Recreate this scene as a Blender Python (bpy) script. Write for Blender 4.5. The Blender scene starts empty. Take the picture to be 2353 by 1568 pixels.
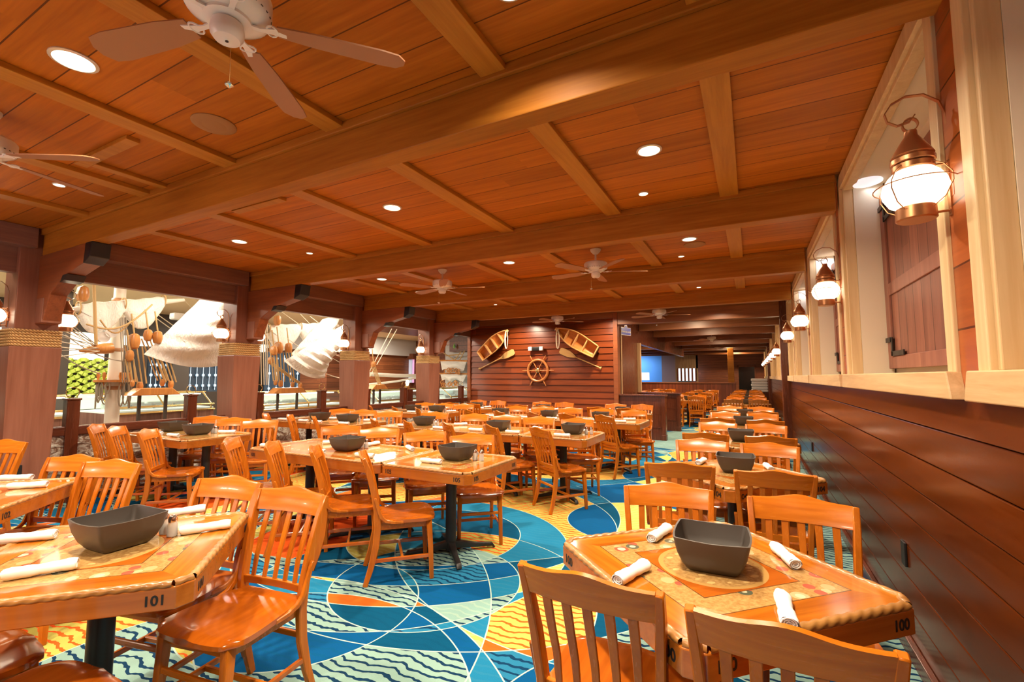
import bpy, bmesh, math, random
from math import sin, cos, pi, radians, hypot, atan2
from mathutils import Vector, Matrix
random.seed(7)
SC = bpy.context.scene
COL = SC.collection
H = 1.47
F = 1052.5
YAW = radians(27.54); PIT = radians(4.46)
FW = Vector((-sin(YAW)*cos(PIT), cos(YAW)*cos(PIT), sin(PIT)))
RT = Vector((cos(YAW), sin(YAW), 0))
UP = RT.cross(FW)

def at(x, y, X=None, Y=None, z=None):
    d = FW + RT*((x-1176.5)/F) - UP*((y-784)/F)
    t = (X/d.x) if X is not None else (Y/d.y) if Y is not None else (z-H)/d.z
    return Vector((d.x*t, d.y*t, H+d.z*t))

# ------------------------------------------------------------------ mesh builder
class MB:
    def __init__(s):
        s.v = []; s.f = []
    def add(s, vs, fs):
        n = len(s.v); s.v += [tuple(v) for v in vs]; s.f += [tuple(i+n for i in f) for f in fs]; return s
    def merge(s, o, M=None):
        return s.add([(M @ Vector(v)) if M else v for v in o.v], o.f)
    def box(s, x0, x1, y0, y1, z0, z1):
        v = [(x, y, z) for z in (z0, z1) for y in (y0, y1) for x in (x0, x1)]
        return s.add(v, [(0, 2, 3, 1), (4, 5, 7, 6), (0, 1, 5, 4), (2, 6, 7, 3), (0, 4, 6, 2), (1, 3, 7, 5)])
    def prism(s, poly, a0, a1, axis='z'):
        n = len(poly)
        def P(p, a):
            return {'z': (p[0], p[1], a), 'y': (p[0], a, p[1]), 'x': (a, p[0], p[1])}[axis]
        v = [P(p, a0) for p in poly]+[P(p, a1) for p in poly]
        f = [tuple(range(n))[::-1], tuple(range(n, 2*n))]+[(i, (i+1) % n, n+(i+1) % n, n+i) for i in range(n)]
        return s.add(v, f)
    def tube(s, pts, r, n=8, closed=False, caps=True, up=None):
        pts = [Vector(p) for p in pts]; m = len(pts); rs = r if isinstance(r, (list, tuple)) else [r]*m
        ref = Vector(up) if up else None; vs = []; prev = None
        for i, p in enumerate(pts):
            if closed: t = pts[(i+1) % m]-pts[i-1]
            else: t = pts[min(i+1, m-1)]-pts[max(i-1, 0)]
            t.normalize()
            if prev is None:
                a = ref or (Vector((0, 0, 1)) if abs(t.z) < .9 else Vector((1, 0, 0)))
            else: a = prev
            u = (a-t*a.dot(t)).normalized(); w = t.cross(u); prev = u
            for k in range(n):
                q = 2*pi*k/n; vs.append(p+(u*cos(q)+w*sin(q))*rs[i])
        f = []
        for i in range(m if closed else m-1):
            j = (i+1) % m
            f += [(i*n+k, i*n+(k+1) % n, j*n+(k+1) % n, j*n+k) for k in range(n)]
        if not closed and caps:
            f += [tuple(range(n))[::-1], tuple((m-1)*n+k for k in range(n))]
        return s.add(vs, f)
    def sweep(s, pts, w, h, side=(1, 0, 0)):
        """rectangular section (w along side, h across) swept along pts; w,h may be lists"""
        pts = [Vector(p) for p in pts]; m = len(pts); S = Vector(side).normalized(); vs = []
        for i, p in enumerate(pts):
            t = (pts[min(i+1, m-1)]-pts[max(i-1, 0)]).normalized(); u = (S-t*S.dot(t)).normalized(); q = t.cross(u)
            W = (w[i] if isinstance(w, (list, tuple)) else w)/2; Hh = (h[i] if isinstance(h, (list, tuple)) else h)/2
            vs += [p+u*W+q*Hh, p-u*W+q*Hh, p-u*W-q*Hh, p+u*W-q*Hh]
        f = [(3, 2, 1, 0), tuple((m-1)*4+k for k in range(4))]
        for i in range(m-1):
            f += [(i*4+k, i*4+(k+1) % 4, (i+1)*4+(k+1) % 4, (i+1)*4+k) for k in range(4)]
        return s.add(vs, f)
    def lathe(s, prof, n=16, c=(0, 0, 0), axis='z'):
        vs = []; m = len(prof); cx, cy, cz = c
        for r, z in prof:
            for k in range(n):
                q = 2*pi*k/n; a, b = r*cos(q), r*sin(q)
                vs.append({'z': (cx+a, cy+b, cz+z), 'y': (cx+a, cy+z, cz+b), 'x': (cx+z, cy+a, cz+b)}[axis])
        f = []
        for i in range(m-1):
            f += [(i*n+k, i*n+(k+1) % n, (i+1)*n+(k+1) % n, (i+1)*n+k) for k in range(n)]
        f += [tuple(range(n))[::-1], tuple((m-1)*n+k for k in range(n))]
        return s.add(vs, f)
    def grid(s, fn, nu, nv, thick=0):
        vs = [fn(i/(nu-1), j/(nv-1)) for j in range(nv) for i in range(nu)]
        f = [(j*nu+i, j*nu+i+1, (j+1)*nu+i+1, (j+1)*nu+i) for j in range(nv-1) for i in range(nu-1)]
        return s.add(vs, f)
    def build(s, name, mat=None, parent=None, bevel=0, seg=2, smooth=True, solid=0, ang=35):
        me = bpy.data.meshes.new(name); me.from_pydata(s.v, [], s.f)
        bm = bmesh.new(); bm.from_mesh(me)
        bmesh.ops.recalc_face_normals(bm, faces=bm.faces)
        if bevel:
            es = [e for e in bm.edges if len(e.link_faces) == 2 and e.calc_face_angle(0) > radians(30)]
            bmesh.ops.bevel(bm, geom=es, offset=bevel, segments=seg, affect='EDGES', clamp_overlap=True, profile=.5)
        if solid:
            bmesh.ops.solidify(bm, geom=bm.faces[:], thickness=solid)
        bm.to_mesh(me); bm.free()
        if smooth:
            me.shade_smooth(); me.set_sharp_from_angle(angle=radians(ang))
        if mat: me.materials.append(mat)
        o = bpy.data.objects.new(name, me); COL.objects.link(o)
        if parent: o.parent = parent
        return o

def tag(o, label=None, cat=None, group=None, kind=None):
    if label: o['label'] = label
    if cat: o['category'] = cat
    if group: o['group'] = group
    if kind: o['kind'] = kind
    return o
def empty(name, label, cat, group=None, loc=(0, 0, 0), rz=0):
    o = bpy.data.objects.new(name, None); COL.objects.link(o); o.location = loc; o.rotation_euler = (0, 0, rz)
    o.empty_display_size = .1
    return tag(o, label, cat, group)
def copy_tree(o, parent=None):
    c = o.copy(); COL.objects.link(c); c.parent = parent
    for ch in o.children: copy_tree(ch, c)
    return c
def place(proto, used, loc, rz=0, label=None, group=None):
    o = proto if proto.name not in used else copy_tree(proto)
    used.add(proto.name)
    o.location = loc; o.rotation_euler = (0, 0, rz)
    if label: o['label'] = label
    if group: o['group'] = group
    return o
def struct(o):
    o['kind'] = 'structure'; return o

# ------------------------------------------------------------------ materials
class NT:
    def __init__(s, name):
        s.m = bpy.data.materials.new(name); s.m.use_nodes = True; s.t = s.m.node_tree
        s.b = s.t.nodes['Principled BSDF']
    def n(s, typ, **k):
        q = s.t.nodes.new('ShaderNode'+typ)
        for a, v in k.items():
            if a.startswith('i_'):
                q.inputs[int(a[2:]) if a[2:].isdigit() else a[2:]].default_value = v
            else: setattr(q, a, v)
        return q
    def l(s, a, b): s.t.links.new(a, b)
    def math(s, op, a, b=None, c=None):
        q = s.n('Math', operation=op)
        for i, x in enumerate((a, b, c)):
            if x is None: continue
            if isinstance(x, (int, float)): q.inputs[i].default_value = x
            else: s.l(x, q.inputs[i])
        return q.outputs[0]
    def mix(s, f, a, b, typ='MIX'):
        q = s.n('Mix', data_type='RGBA', blend_type=typ)
        for i, x in ((0, f), (6, a), (7, b)):
            if isinstance(x, (int, float)): q.inputs[i].default_value = x
            elif isinstance(x, tuple): q.inputs[i].default_value = (*x[:3], 1)
            else: s.l(x, q.inputs[i])
        return q.outputs[2]
    def ramp(s, f, stops, interp='LINEAR'):
        q = s.n('ValToRGB'); q.color_ramp.interpolation = interp; e = q.color_ramp.elements
        while len(e) < len(stops): e.new(.5)
        for i, (p, c) in enumerate(stops):
            e[i].position = p; e[i].color = (*c[:3], 1)
        s.l(f, q.inputs[0]); return q.outputs[0]
    def set(s, **k):
        for a, v in k.items():
            a = a.replace('_', ' ')
            if isinstance(v, (int, float)): s.b.inputs[a].default_value = v
            elif isinstance(v, tuple): s.b.inputs[a].default_value = (*v[:3], 1)
            else: s.l(v, s.b.inputs[a])
        return s
    def coords(s, world=False):
        if world: p = s.n('NewGeometry').outputs['Position']
        else: p = s.n('TexCoord').outputs['Object']
        return p
    def xyz(s, p):
        q = s.n('SeparateXYZ'); s.l(p, q.inputs[0]); return q.outputs
    def scaled(s, p, sc):
        q = s.n('Mapping'); s.l(p, q.inputs[0]); q.inputs['Scale'].default_value = sc; return q.outputs[0]
    def noise(s, p, scale, detail=3, rough=.6, dist=0):
        q = s.n('TexNoise'); s.l(p, q.inputs['Vector']); q.inputs['Scale'].default_value = scale
        q.inputs['Detail'].default_value = detail; q.inputs['Roughness'].default_value = rough; q.inputs['Distortion'].default_value = dist
        return q.outputs[0]
    def bump(s, h, strength=.3, dist=.01):
        q = s.n('Bump'); q.inputs['Strength'].default_value = strength; q.inputs['Distance'].default_value = dist
        s.l(h, q.inputs['Height']); s.l(q.outputs[0], s.b.inputs['Normal'])

def simple(name, c, rough=.5, metal=0, emit=0, ec=None, **k):
    m = NT(name); m.set(Base_Color=c, Roughness=rough, Metallic=metal)
    if emit: m.set(Emission_Color=ec or c, Emission_Strength=emit)
    m.set(**k); return m.m

def wood(name, c1, c2, axis=0, rough=.35, world=False, plank=None, plen=2.6, coat=0, fine=1.0, rand=.12, groove=.012, figure=.5, spec=.5):
    """c1/c2 dark and light grain; axis = grain direction; plank=(stack axis, width)"""
    m = NT(name); p = m.coords(world); X = m.xyz(p)
    tint = None
    if plank:
        sa, w = plank[0], plank[1]; off = plank[2] if len(plank) > 2 else 0
        row = m.math('DIVIDE', m.math('ADD', X[sa], off), w); fl = m.math('FLOOR', row); fr = m.math('SUBTRACT', row, fl)
        wn = m.n('TexWhiteNoise', noise_dimensions='1D'); m.l(fl, wn.inputs['W'])
        seg = m.math('FLOOR', m.math('DIVIDE', m.math('ADD', X[axis], m.math('MULTIPLY', wn.outputs[0], plen*3)), plen))
        w2 = m.n('TexWhiteNoise', noise_dimensions='2D'); cb = m.n('CombineXYZ'); m.l(fl, cb.inputs[0]); m.l(seg, cb.inputs[1]); m.l(cb.outputs[0], w2.inputs[0])
        tint = w2.outputs[0]
        ed = m.math('ABSOLUTE', m.math('SUBTRACT', fr, .5)); gm = m.math('GREATER_THAN', ed, .5-groove/w/2*1.0)
        ofs = m.n('VectorMath', operation='ADD'); cb2 = m.n('CombineXYZ')
        for i in range(3): m.l(m.math('MULTIPLY', tint, 17.0), cb2.inputs[i])
        m.l(p, ofs.inputs[0]); m.l(cb2.outputs[0], ofs.inputs[1]); p2 = ofs.outputs[0]
    else: p2 = p
    sc = [14*fine]*3; sc[axis] = .9*fine
    sc2 = [60*fine]*3; sc2[axis] = 3*fine
    n1 = m.noise(m.scaled(p2, sc), 1.0, 4, .65, figure); n2 = m.noise(m.scaled(p2, sc2), 1.0, 2)
    g = m.math('ADD', m.math('MULTIPLY', n1, .72), m.math('MULTIPLY', n2, .28))
    col = m.ramp(g, [(.30, c1), (.50, tuple((a+b)/2 for a, b in zip(c1, c2))), (.70, c2)])
    r = tint if tint is not None else m.n('ObjectInfo').outputs['Random']
    v = m.math('ADD', m.math('MULTIPLY', m.math('SUBTRACT', r, .5), rand*2), 1.0)
    cc = m.n('HueSaturation'); m.l(col, cc.inputs['Color']); m.l(v, cc.inputs['Value']); col = cc.outputs[0]
    if plank:
        col = m.mix(gm, col, tuple(a*.36 for a in c1))
    m.set(Base_Color=col, Roughness=m.math('ADD', m.math('MULTIPLY', n2, .12), rough-.06))
    m.b.inputs['Specular IOR Level'].default_value = spec
    if coat: m.set(Coat_Weight=coat, Coat_Roughness=.08)
    if plank: m.bump(m.math('SUBTRACT', m.math('MULTIPLY', g, .15), gm), .35, .004)
    return m.m

M = {}
M['ceil'] = wood('ceiling boards', (.34, .094, .0055), (.56, .185, .015), 0, .5, True, (1, .243), 4.5, rand=.16, spec=.2, groove=.007)
M['beam'] = wood('beam cedar', (.28, .092, .008), (.48, .19, .022), 0, .5, True, rand=0, figure=.3, spec=.2)
M['beamd'] = wood('passage beam wood', (.16, .05, .016), (.30, .11, .035), 0, .35, True, rand=0)
M['batten'] = wood('batten wood', (.38, .14, .012), (.58, .26, .034), 1, .45, True, rand=0, spec=.3)
M['wallR'] = wood('dark red boards along wall', (.055, .0105, .0018), (.100, .021, .003), 1, .20, True, (2, .1665, .09), 3.1, rand=.22, groove=.003, spec=.3)
M['lap'] = wood('lapped siding', (.12, .021, .004), (.25, .048, .008), 0, .30, True, (2, .157, 0), 2.8, rand=.18, groove=.006)
M['strip'] = wood('red board strip', (.25, .055, .012), (.46, .125, .03), 1, .32, True, (2, .235, .0), 3, rand=.15, groove=.008)
M['tan'] = wood('pale trim wood', (.62, .42, .20), (.80, .62, .36), 2, .5, True, rand=0)
M['tanY'] = wood('pale sill wood', (.52, .33, .15), (.76, .55, .30), 1, .5, True, rand=0, figure=1.2)
M['column'] = wood('column wood', (.20, .075, .045), (.33, .14, .09), 2, .33, True, rand=0, fine=.6)
M['header'] = wood('header wood', (.19, .09, .065), (.30, .15, .11), 1, .38, True, rand=0)
M['mahog'] = wood('mahogany', (.055, .013, .006), (.13, .032, .013), 2, .26, True, rand=0)
M['mahogY'] = wood('mahogany rail', (.055, .014, .008), (.14, .038, .018), 1, .26, True, rand=0)
M['bracket'] = wood('bracket wood', (.17, .045, .015), (.33, .095, .03), 0, .36, True, rand=0)
M['chair'] = wood('chair wood lengthways', (.36, .088, .005), (.58, .165, .010), 2, .26, False, rand=.10, coat=.08, spec=.3)
M['chairX'] = wood('chair wood crossways', (.40, .100, .005), (.60, .180, .011), 0, .26, False, rand=.10, coat=.08, spec=.3)
M['chairseat'] = wood('chair seat wood', (.34, .070, .004), (.52, .130, .008), 1, .16, False, rand=.10, coat=.5)
M['tedge'] = wood('table edge wood', (.30, .08, .008), (.48, .15, .018), 0, .22, False, coat=.4, rand=.08)
M['paddle'] = wood('paddle wood', (.55, .30, .09), (.78, .50, .20), 0, .4, False, rand=.05)
M['boatin'] = wood('boat lining', (.42, .15, .03), (.66, .27, .06), 0, .35, False, rand=.05)
M['boatout'] = simple('boat hull', (.03, .022, .03), .35)
M['gunwale'] = wood('gunwale wood', (.60, .30, .09), (.80, .46, .18), 0, .4, False, rand=0)
M['wheelw'] = wood('ship wheel wood', (.36, .12, .03), (.60, .22, .06), 0, .35, False, rand=0)
M['shutter'] = wood('shutter cedar', (.17, .06, .04), (.34, .14, .09), 2, .5, True, (1, .165, .03), 9, rand=.22, groove=.008)
M['shutterf'] = wood('shutter frame', (.22, .08, .055), (.38, .165, .11), 2, .5, True, rand=0)
M['white'] = simple('whitewashed board', (.80, .72, .56), .7)
M['plaster'] = simple('cream plaster', (.78, .66, .50), .8)
M['ivory'] = simple('white enamel', (.86, .84, .82), .28)
M['fanblade'] = simple('fan blade', (.38, .17, .075), .45)
M['black'] = simple('black iron', (.012, .012, .013), .42)
M['blackcap'] = simple('black cap', (.015, .013, .015), .3)
M['bowl'] = simple('charcoal bowl', (.050, .040, .033), .42)
M['bowlin'] = M['bowl']
M['linen'] = simple('white linen', (.86, .84, .84), .85)
M['chrome'] = simple('chrome', (.75, .74, .72), .16, 1)
M['glass'] = simple('clear glass', (.80, .80, .78), .06, Transmission_Weight=.45, IOR=1.3)
M['copper'] = simple('aged copper', (.50, .24, .11), .32, .85)
M['brass'] = simple('brass', (.72, .52, .22), .22, .95)
M['globe'] = simple('lit lantern glass', (1, .9, .75), .3, 0, 4, (1, .84, .60))
M['globefar'] = simple('lit lantern glass far', (1, .9, .75), .3, 0, 9, (1, .78, .50))
M['lens'] = simple('downlight lens', (1, .9, .75), .4, 0, 6, (1, .86, .62))
M['lensdim'] = simple('frosted lens', (.9, .85, .75), .4, 0, 1.2, (1, .88, .70))
M['ring'] = simple('downlight trim', (.75, .70, .60), .35, .5)
M['grille'] = simple('speaker grille', (.34, .17, .06), .7)
M['navytxt'] = simple('black lettering', (.012, .012, .012), .5)
M['rockp'] = None
def rope_mat():
    m = NT('manila rope'); p = m.coords(True); X = m.xyz(p)
    w = m.math('SINE', m.math('MULTIPLY', m.math('ADD', m.math('ADD', X[0], X[1]), m.math('MULTIPLY', X[2], 1.2)), 210.0))
    c = m.ramp(m.math('ADD', m.math('MULTIPLY', w, .5), .5), [(0, (.26, .13, .04)), (.5, (.56, .34, .12)), (1, (.70, .46, .20))])
    m.set(Base_Color=c, Roughness=.7); m.bump(w, .5, .003); return m.m
M['rope'] = rope_mat()
M['ropeedge'] = wood('carved rope', (.22, .085, .016), (.46, .23, .06), 0, .35, False, rand=.04, coat=.3)
M['cord'] = simple('pale cord', (.70, .60, .45), .8)
M['cordtan'] = simple('tan cord', (.56, .36, .15), .8)
M['cordgrey'] = simple('grey cord', (.36, .30, .23), .8)
M['block'] = wood('pulley wood', (.42, .15, .04), (.68, .30, .08), 2, .3, False, rand=.15)
def sail_mat():
    m = NT('sail canvas'); p = m.coords(True)
    n = m.noise(m.scaled(p, (3, 3, 3)), 1.5, 3)
    c = m.ramp(n, [(.3, (.84, .79, .70)), (.7, (.90, .86, .78))]); m.set(Base_Color=c, Roughness=.85)
    m.bump(m.noise(m.scaled(p, (2, 9, 4)), 2.0, 3, .6, 1.0), .5, .06); return m.m
M['sail'] = sail_mat()

def relief():
    m = NT('wave relief panel'); p = m.coords(True)
    n = m.noise(m.scaled(p, (1, 5, 11)), 1.6, 4, .6, 2.0)
    c = m.ramp(n, [(.30, (.10, .05, .03)), (.45, (.30, .18, .12)), (.55, (.62, .58, .50)), (.7, (.80, .80, .74))])
    m.set(Base_Color=c, Roughness=.35, Metallic=.2); m.bump(n, .8, .03); return m.m
M['relief'] = relief()

def carpet():
    m = NT('patterned carpet'); p = m.coords(True); X = m.xyz(p)
    # mirrored repeat of a 5 m field of overlapping circles
    u = m.math('SUBTRACT', m.math('PINGPONG', m.math('ADD', X[0], 4.8), 5.0), 4.8)
    v = m.math('ADD', m.math('PINGPONG', m.math('SUBTRACT', X[1], .4), 5.6), .4)
    cb = m.n('CombineXYZ'); m.l(u, cb.inputs[0]); m.l(v, cb.inputs[1])
    C = [(-2.13,2.76,.67),(-1.10,4.84,.69),(-2.67,3.58,.79),(-2.76,3.28,1.42),(-3.83,1.41,2.61),(-1.01,4.53,2.24),(-2.35,.65,1.87),(-2.45,4.14,2.23),(-3.12,4.33,1.93),(-2.62,2.14,.71),(-2.15,1.22,1.17),(-2.11,2.58,1.24),(-4.19,6.37,3.89),(-.35,1.9,.75),(-4.1,4.9,.7),(-2.93,3.96,1.81)]
    W = [4, 3, 7, 7, 6, 4, 1, 4, 6, 2, 11, 12, 11, 11, 4, 8, 4]; PM = [7, 0, 5, 8, 2, 2, 4, 6, 1, 1, 0, 3, 4]
    tot = None; dmin = None
    for (a, b, r), w in zip(C, W):
        d = m.n('VectorMath', operation='DISTANCE'); m.l(cb.outputs[0], d.inputs[0]); d.inputs[1].default_value = (a, b, 0)
        s_ = m.math('SUBTRACT', d.outputs['Value'], r)
        i = m.math('MULTIPLY', m.math('LESS_THAN', s_, 0), float(w)); tot = i if tot is None else m.math('ADD', tot, i)
        ab = m.math('ABSOLUTE', s_); dmin = ab if dmin is None else m.math('MINIMUM', dmin, ab)
    idx = m.math('DIVIDE', m.math('ADD', m.math('MODULO', m.math('ADD', tot, float(W[-1])), 13.0), .5), 13.0)
    base = [(.0, .085, .26), (.25, .42, .38), (.012, .19, .37), (.54, .50, .11), (.0, .075, .17), (.24, .43, .40), (.92, .13, .015), (.56, .50, .11), (.02, .19, .36)]
    line = [(.0, .085, .24), (.005, .035, .09), (.02, .20, .37), (.90, .12, .015), (.0, .07, .16), (.30, .47, .41), (.90, .12, .015), (.62, .60, .22), (.003, .04, .11)]
    A = m.ramp(idx, [(k/13, base[PM[k]]) for k in range(13)], 'CONSTANT')
    B = m.ramp(idx, [(k/13, line[PM[k]]) for k in range(13)], 'CONSTANT')
    wob = m.noise(m.scaled(p, (4.5, 2.0, 1)), 1.0, 3)
    ph = m.math('ADD', m.math('ADD', X[1], m.math('MULTIPLY', X[0], -.06)), m.math('MULTIPLY', wob, .17))
    st = m.math('GREATER_THAN', m.math('SINE', m.math('MULTIPLY', ph, 2*pi/.058)), m.math('ADD', .25, m.math('MULTIPLY', m.noise(m.scaled(p, (6, 6, 1)), 1.0), .7)))
    c = m.mix(st, A, B)
    ln = m.math('LESS_THAN', dmin, .0042)
    c = m.mix(ln, c, (.42, .60, .55))
    n = m.noise(p, 260, 2); n2 = m.noise(p, 2.2, 2)
    hs = m.n('HueSaturation'); m.l(c, hs.inputs['Color']); m.l(m.math('ADD', .56, m.math('ADD', m.math('MULTIPLY', n, .32), m.math('MULTIPLY', n2, .26))), hs.inputs['Value'])
    m.set(Base_Color=hs.outputs[0], Roughness=1.0); m.b.inputs['Specular IOR Level'].default_value = .1
    m.bump(n, .35, .004); return m.m
M['carpet'] = carpet()

def tabletop(hx, hy, nrep):
    m = NT('inlaid table top'); p = m.coords(False); X = m.xyz(p)
    ax, ay = m.math('ABSOLUTE', X[0]), m.math('ABSOLUTE', X[1])
    e = m.math('MINIMUM', m.math('SUBTRACT', hx, ax), m.math('SUBTRACT', hy, ay))
    def wd(axis):
        sc = [16]*3; sc[axis] = 1.3
        return m.noise(m.scaled(p, sc), 1.0, 4, .6, .6)
    sideX = m.math('GREATER_THAN', m.math('SUBTRACT', hx, ax), m.math('SUBTRACT', hy, ay))
    g = m.math('ADD', m.math('MULTIPLY', wd(0), sideX), m.math('MULTIPLY', wd(1), m.math('SUBTRACT', 1.0, sideX)))
    wc = m.ramp(g, [(.3, (.30, .075, .005)), (.5, (.44, .13, .010)), (.7, (.56, .20, .020))])
    wc2 = m.ramp(wd(0), [(.3, (.34, .075, .006)), (.7, (.52, .14, .014))])
    sand = m.ramp(m.noise(p, 70, 3), [(.3, (.33, .17, .05)), (.7, (.54, .33, .12))])
    vo = m.n('TexVoronoi'); m.l(p, vo.inputs['Vector']); vo.inputs['Scale'].default_value = 15
    shell = m.math('LESS_THAN', vo.outputs['Distance'], .44); core = m.math('LESS_THAN', vo.outputs['Distance'], .25)
    xs = m.xyz(vo.outputs['Color'])
    pick = m.math('GREATER_THAN', xs[0], .22)
    shc = m.ramp(xs[1], [(0, (.58, .38, .18)), (.25, (.50, .10, .06)), (.75, (.62, .44, .24)), (.9, (.10, .12, .08))], 'CONSTANT')
    inl = m.mix(m.math('MULTIPLY', shell, pick), sand, shc); inl = m.mix(m.math('MULTIPLY', core, pick), inl, (.78, .60, .40))
    # medallion of every unit
    unit = 2*hx/nrep
    xm = m.math('SUBTRACT', m.math('MODULO', m.math('ADD', X[0], hx), unit), unit/2)
    r = m.math('SQRT', m.math('ADD', m.math('MULTIPLY', xm, xm), m.math('MULTIPLY', X[1], X[1])))
    col = m.mix(m.math('LESS_THAN', e, .235), wc2, inl)
    col = m.mix(m.math('LESS_THAN', e, .132), col, wc)
    col = m.mix(m.math('LESS_THAN', r, .19), col, (.50, .30, .09)); col = m.mix(m.math('LESS_THAN', r, .172), col, sand)
    vo2 = m.n('TexVoronoi'); m.l(m.scaled(p, (16, 30, 1)), vo2.inputs['Vector']); vo2.inputs['Scale'].default_value = 1
    col = m.mix(m.math('MULTIPLY', m.math('LESS_THAN', r, .165), m.math('LESS_THAN', vo2.outputs['Distance'], .28)), col, (.66, .44, .17))
    for k in (.132, .235):
        col = m.mix(m.math('LESS_THAN', m.math('ABSOLUTE', m.math('SUBTRACT', e, k)), .0022), col, (.16, .06, .015))
    m.set(Base_Color=col, Roughness=.13, Coat_Weight=.5, Coat_Roughness=.05)
    m.bump(m.noise(p, 5, 2), .06, .02)
    return m.m

# ------------------------------------------------------------------ camera
cam = bpy.data.cameras.new('camera'); cam.sensor_width = 36; cam.lens = F/2353*36; cam.clip_start = .02; cam.clip_end = 200
co = bpy.data.objects.new('camera', cam); COL.objects.link(co); co.location = (0, 0, H); co.rotation_euler = (radians(90)+PIT, 0, YAW)
SC.camera = co
# ------------------------------------------------------------------ shell
ZC = 3.11; ZB = 2.82; XW = .70; XL = -7.0; YB = 11.1
CY = [2.05+2.4*k for k in range(4)]          # columns
BY = [2.10, 4.50, 6.90, 9.32]                # beams of the dining room
B = MB
struct(B().box(-7.3, 1.3, -2.2, 34, -.1, 0).build('floor', M['carpet'], smooth=False))
M['tile'] = simple('buffet floor tile', (.30, .22, .15), .4)
struct(B().box(-19, -7.3, -2.2, 34, -.1, 0).build('floor_buffet', M['tile'], smooth=False))
ceil = struct(B().box(-7.05, 1.0, -2.2, YB, ZC, ZC+.08).build('ceiling', M['ceil'], smooth=False))
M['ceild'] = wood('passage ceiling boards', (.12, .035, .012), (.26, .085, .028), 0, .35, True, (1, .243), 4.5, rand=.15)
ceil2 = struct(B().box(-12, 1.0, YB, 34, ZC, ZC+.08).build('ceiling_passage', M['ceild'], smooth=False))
def beam(y, x0, x1, mat, nm='ceiling_beam', th=.135, zb=ZB, chamfer=True):
    b = B(); b.box(x0, x1, y-th/2, y+th/2, zb, ZC)
    b.box(x0, x1, y-th/2-.03, y-th/2, ZC-.06, ZC); b.box(x0, x1, y+th/2, y+th/2+.03, ZC-.06, ZC)
    return struct(b.build(nm, mat, bevel=.006, smooth=False))
for y in BY+[-.30]: beam(y, -6.98, XW-.04, M['beam'])
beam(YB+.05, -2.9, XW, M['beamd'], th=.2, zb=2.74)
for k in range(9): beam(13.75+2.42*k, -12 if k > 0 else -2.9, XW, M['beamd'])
BX = [-.12, -1.16, -2.35, -3.47, -4.72, -5.88]
bays = [(-.23, 2.03), (2.17, 4.43), (4.57, 6.83), (6.97, 9.25), (9.39, YB-.06)]
for bi, (a, b) in enumerate(bays):
    for xi, x in enumerate(BX):
        o = B().box(x-.075, x+.075, a, b, ZC-.035, ZC).build('ceiling_batten', M['batten'], ceil, bevel=.003, smooth=False)
# wall behind the camera; its glowing window is unseen, added for light and reflections
M['daylit'] = simple('added lavender window glow', (.8, .8, 1), .3, 0, .5, (.85, .74, 1))
struct(B().box(-7.3, -5.95, -2.3, -2.2, 0, ZC).box(-3.25, 1.0, -2.3, -2.2, 0, ZC).box(-5.95, -3.25, -2.3, -2.2, 0, .9).box(-5.95, -3.25, -2.3, -2.2, 2.5, ZC).build('wall_behind', M['lap'], smooth=False))
w9 = struct(B().box(-5.9, -3.3, -2.28, -2.25, .95, 2.45).build('window_23', M['daylit'], smooth=False))
B().box(-5.95, -5.87, -2.25, -2.17, .9, 2.5).box(-3.33, -3.25, -2.25, -2.17, .9, 2.5).box(-4.63, -4.57, -2.25, -2.19, .9, 2.5).build('window_frame', M['tan'], w9, smooth=False)
# access hatch frames in ceiling
hf = B(); 
for (x0, x1, y0, y1) in [(-4.50, -3.70, 1.44, 1.52), (-4.44, -4.36, 1.52, 2.02)]: hf.box(x0, x1, y0, y1, ZC-.03, ZC)
hf.build('hatch_trim', M['batten'], ceil, bevel=.003, smooth=False)
hf = B(); hf.box(-4.45, -3.74, 2.60, 2.68, ZC-.03, ZC); hf.build('hatch_trim', M['batten'], ceil, bevel=.003, smooth=False)

# right wall: below the sills, strips between windows, pilaster
WIN = [(-.11, 2.11)]+[(2.30+2.415*k, 4.52+2.415*k) for k in range(3)]+[(9.55, 10.95)]+[(11.4+2.42*k, 13.55+2.42*k) for k in range(8)]
w = B().box(XW+.01, XW+.35, -2.2, 34, 0, 1.40)
zs = [.09]+[.0765+.1665*k for k in range(1, 8)]+[1.40]
for z0, z1 in zip(zs[:-1], zs[1:]):
    w.prism([(XW+.012, z0), (XW+.0005, z0+.004), (XW, z0+.0075), (XW, z1-.006), (XW+.0005, z1-.003), (XW+.012, z1)], -2.2, 34, 'y')
struct(w.build('wall_right', M['wallR'], smooth=False))
w = B().box(XW+.02, XW+.40, -2.2, 34, 3.06, 3.3)
prev = -2.2
for a, b in WIN:
    w.box(XW-.004, XW+.30, prev, a, 1.39, 3.12); prev = b
w.box(XW-.004, XW+.30, prev, 34, 1.39, 3.12)
struct(w.build('wall_right_upper', M['strip'], smooth=False))
struct(B().box(XW-.022, XW, -2.2, 33, 0, .085).box(XW-.03, XW, -2.2, 33, .085, .10).build('baseboard_right', M['mahogY'], smooth=False, bevel=.004))
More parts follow.
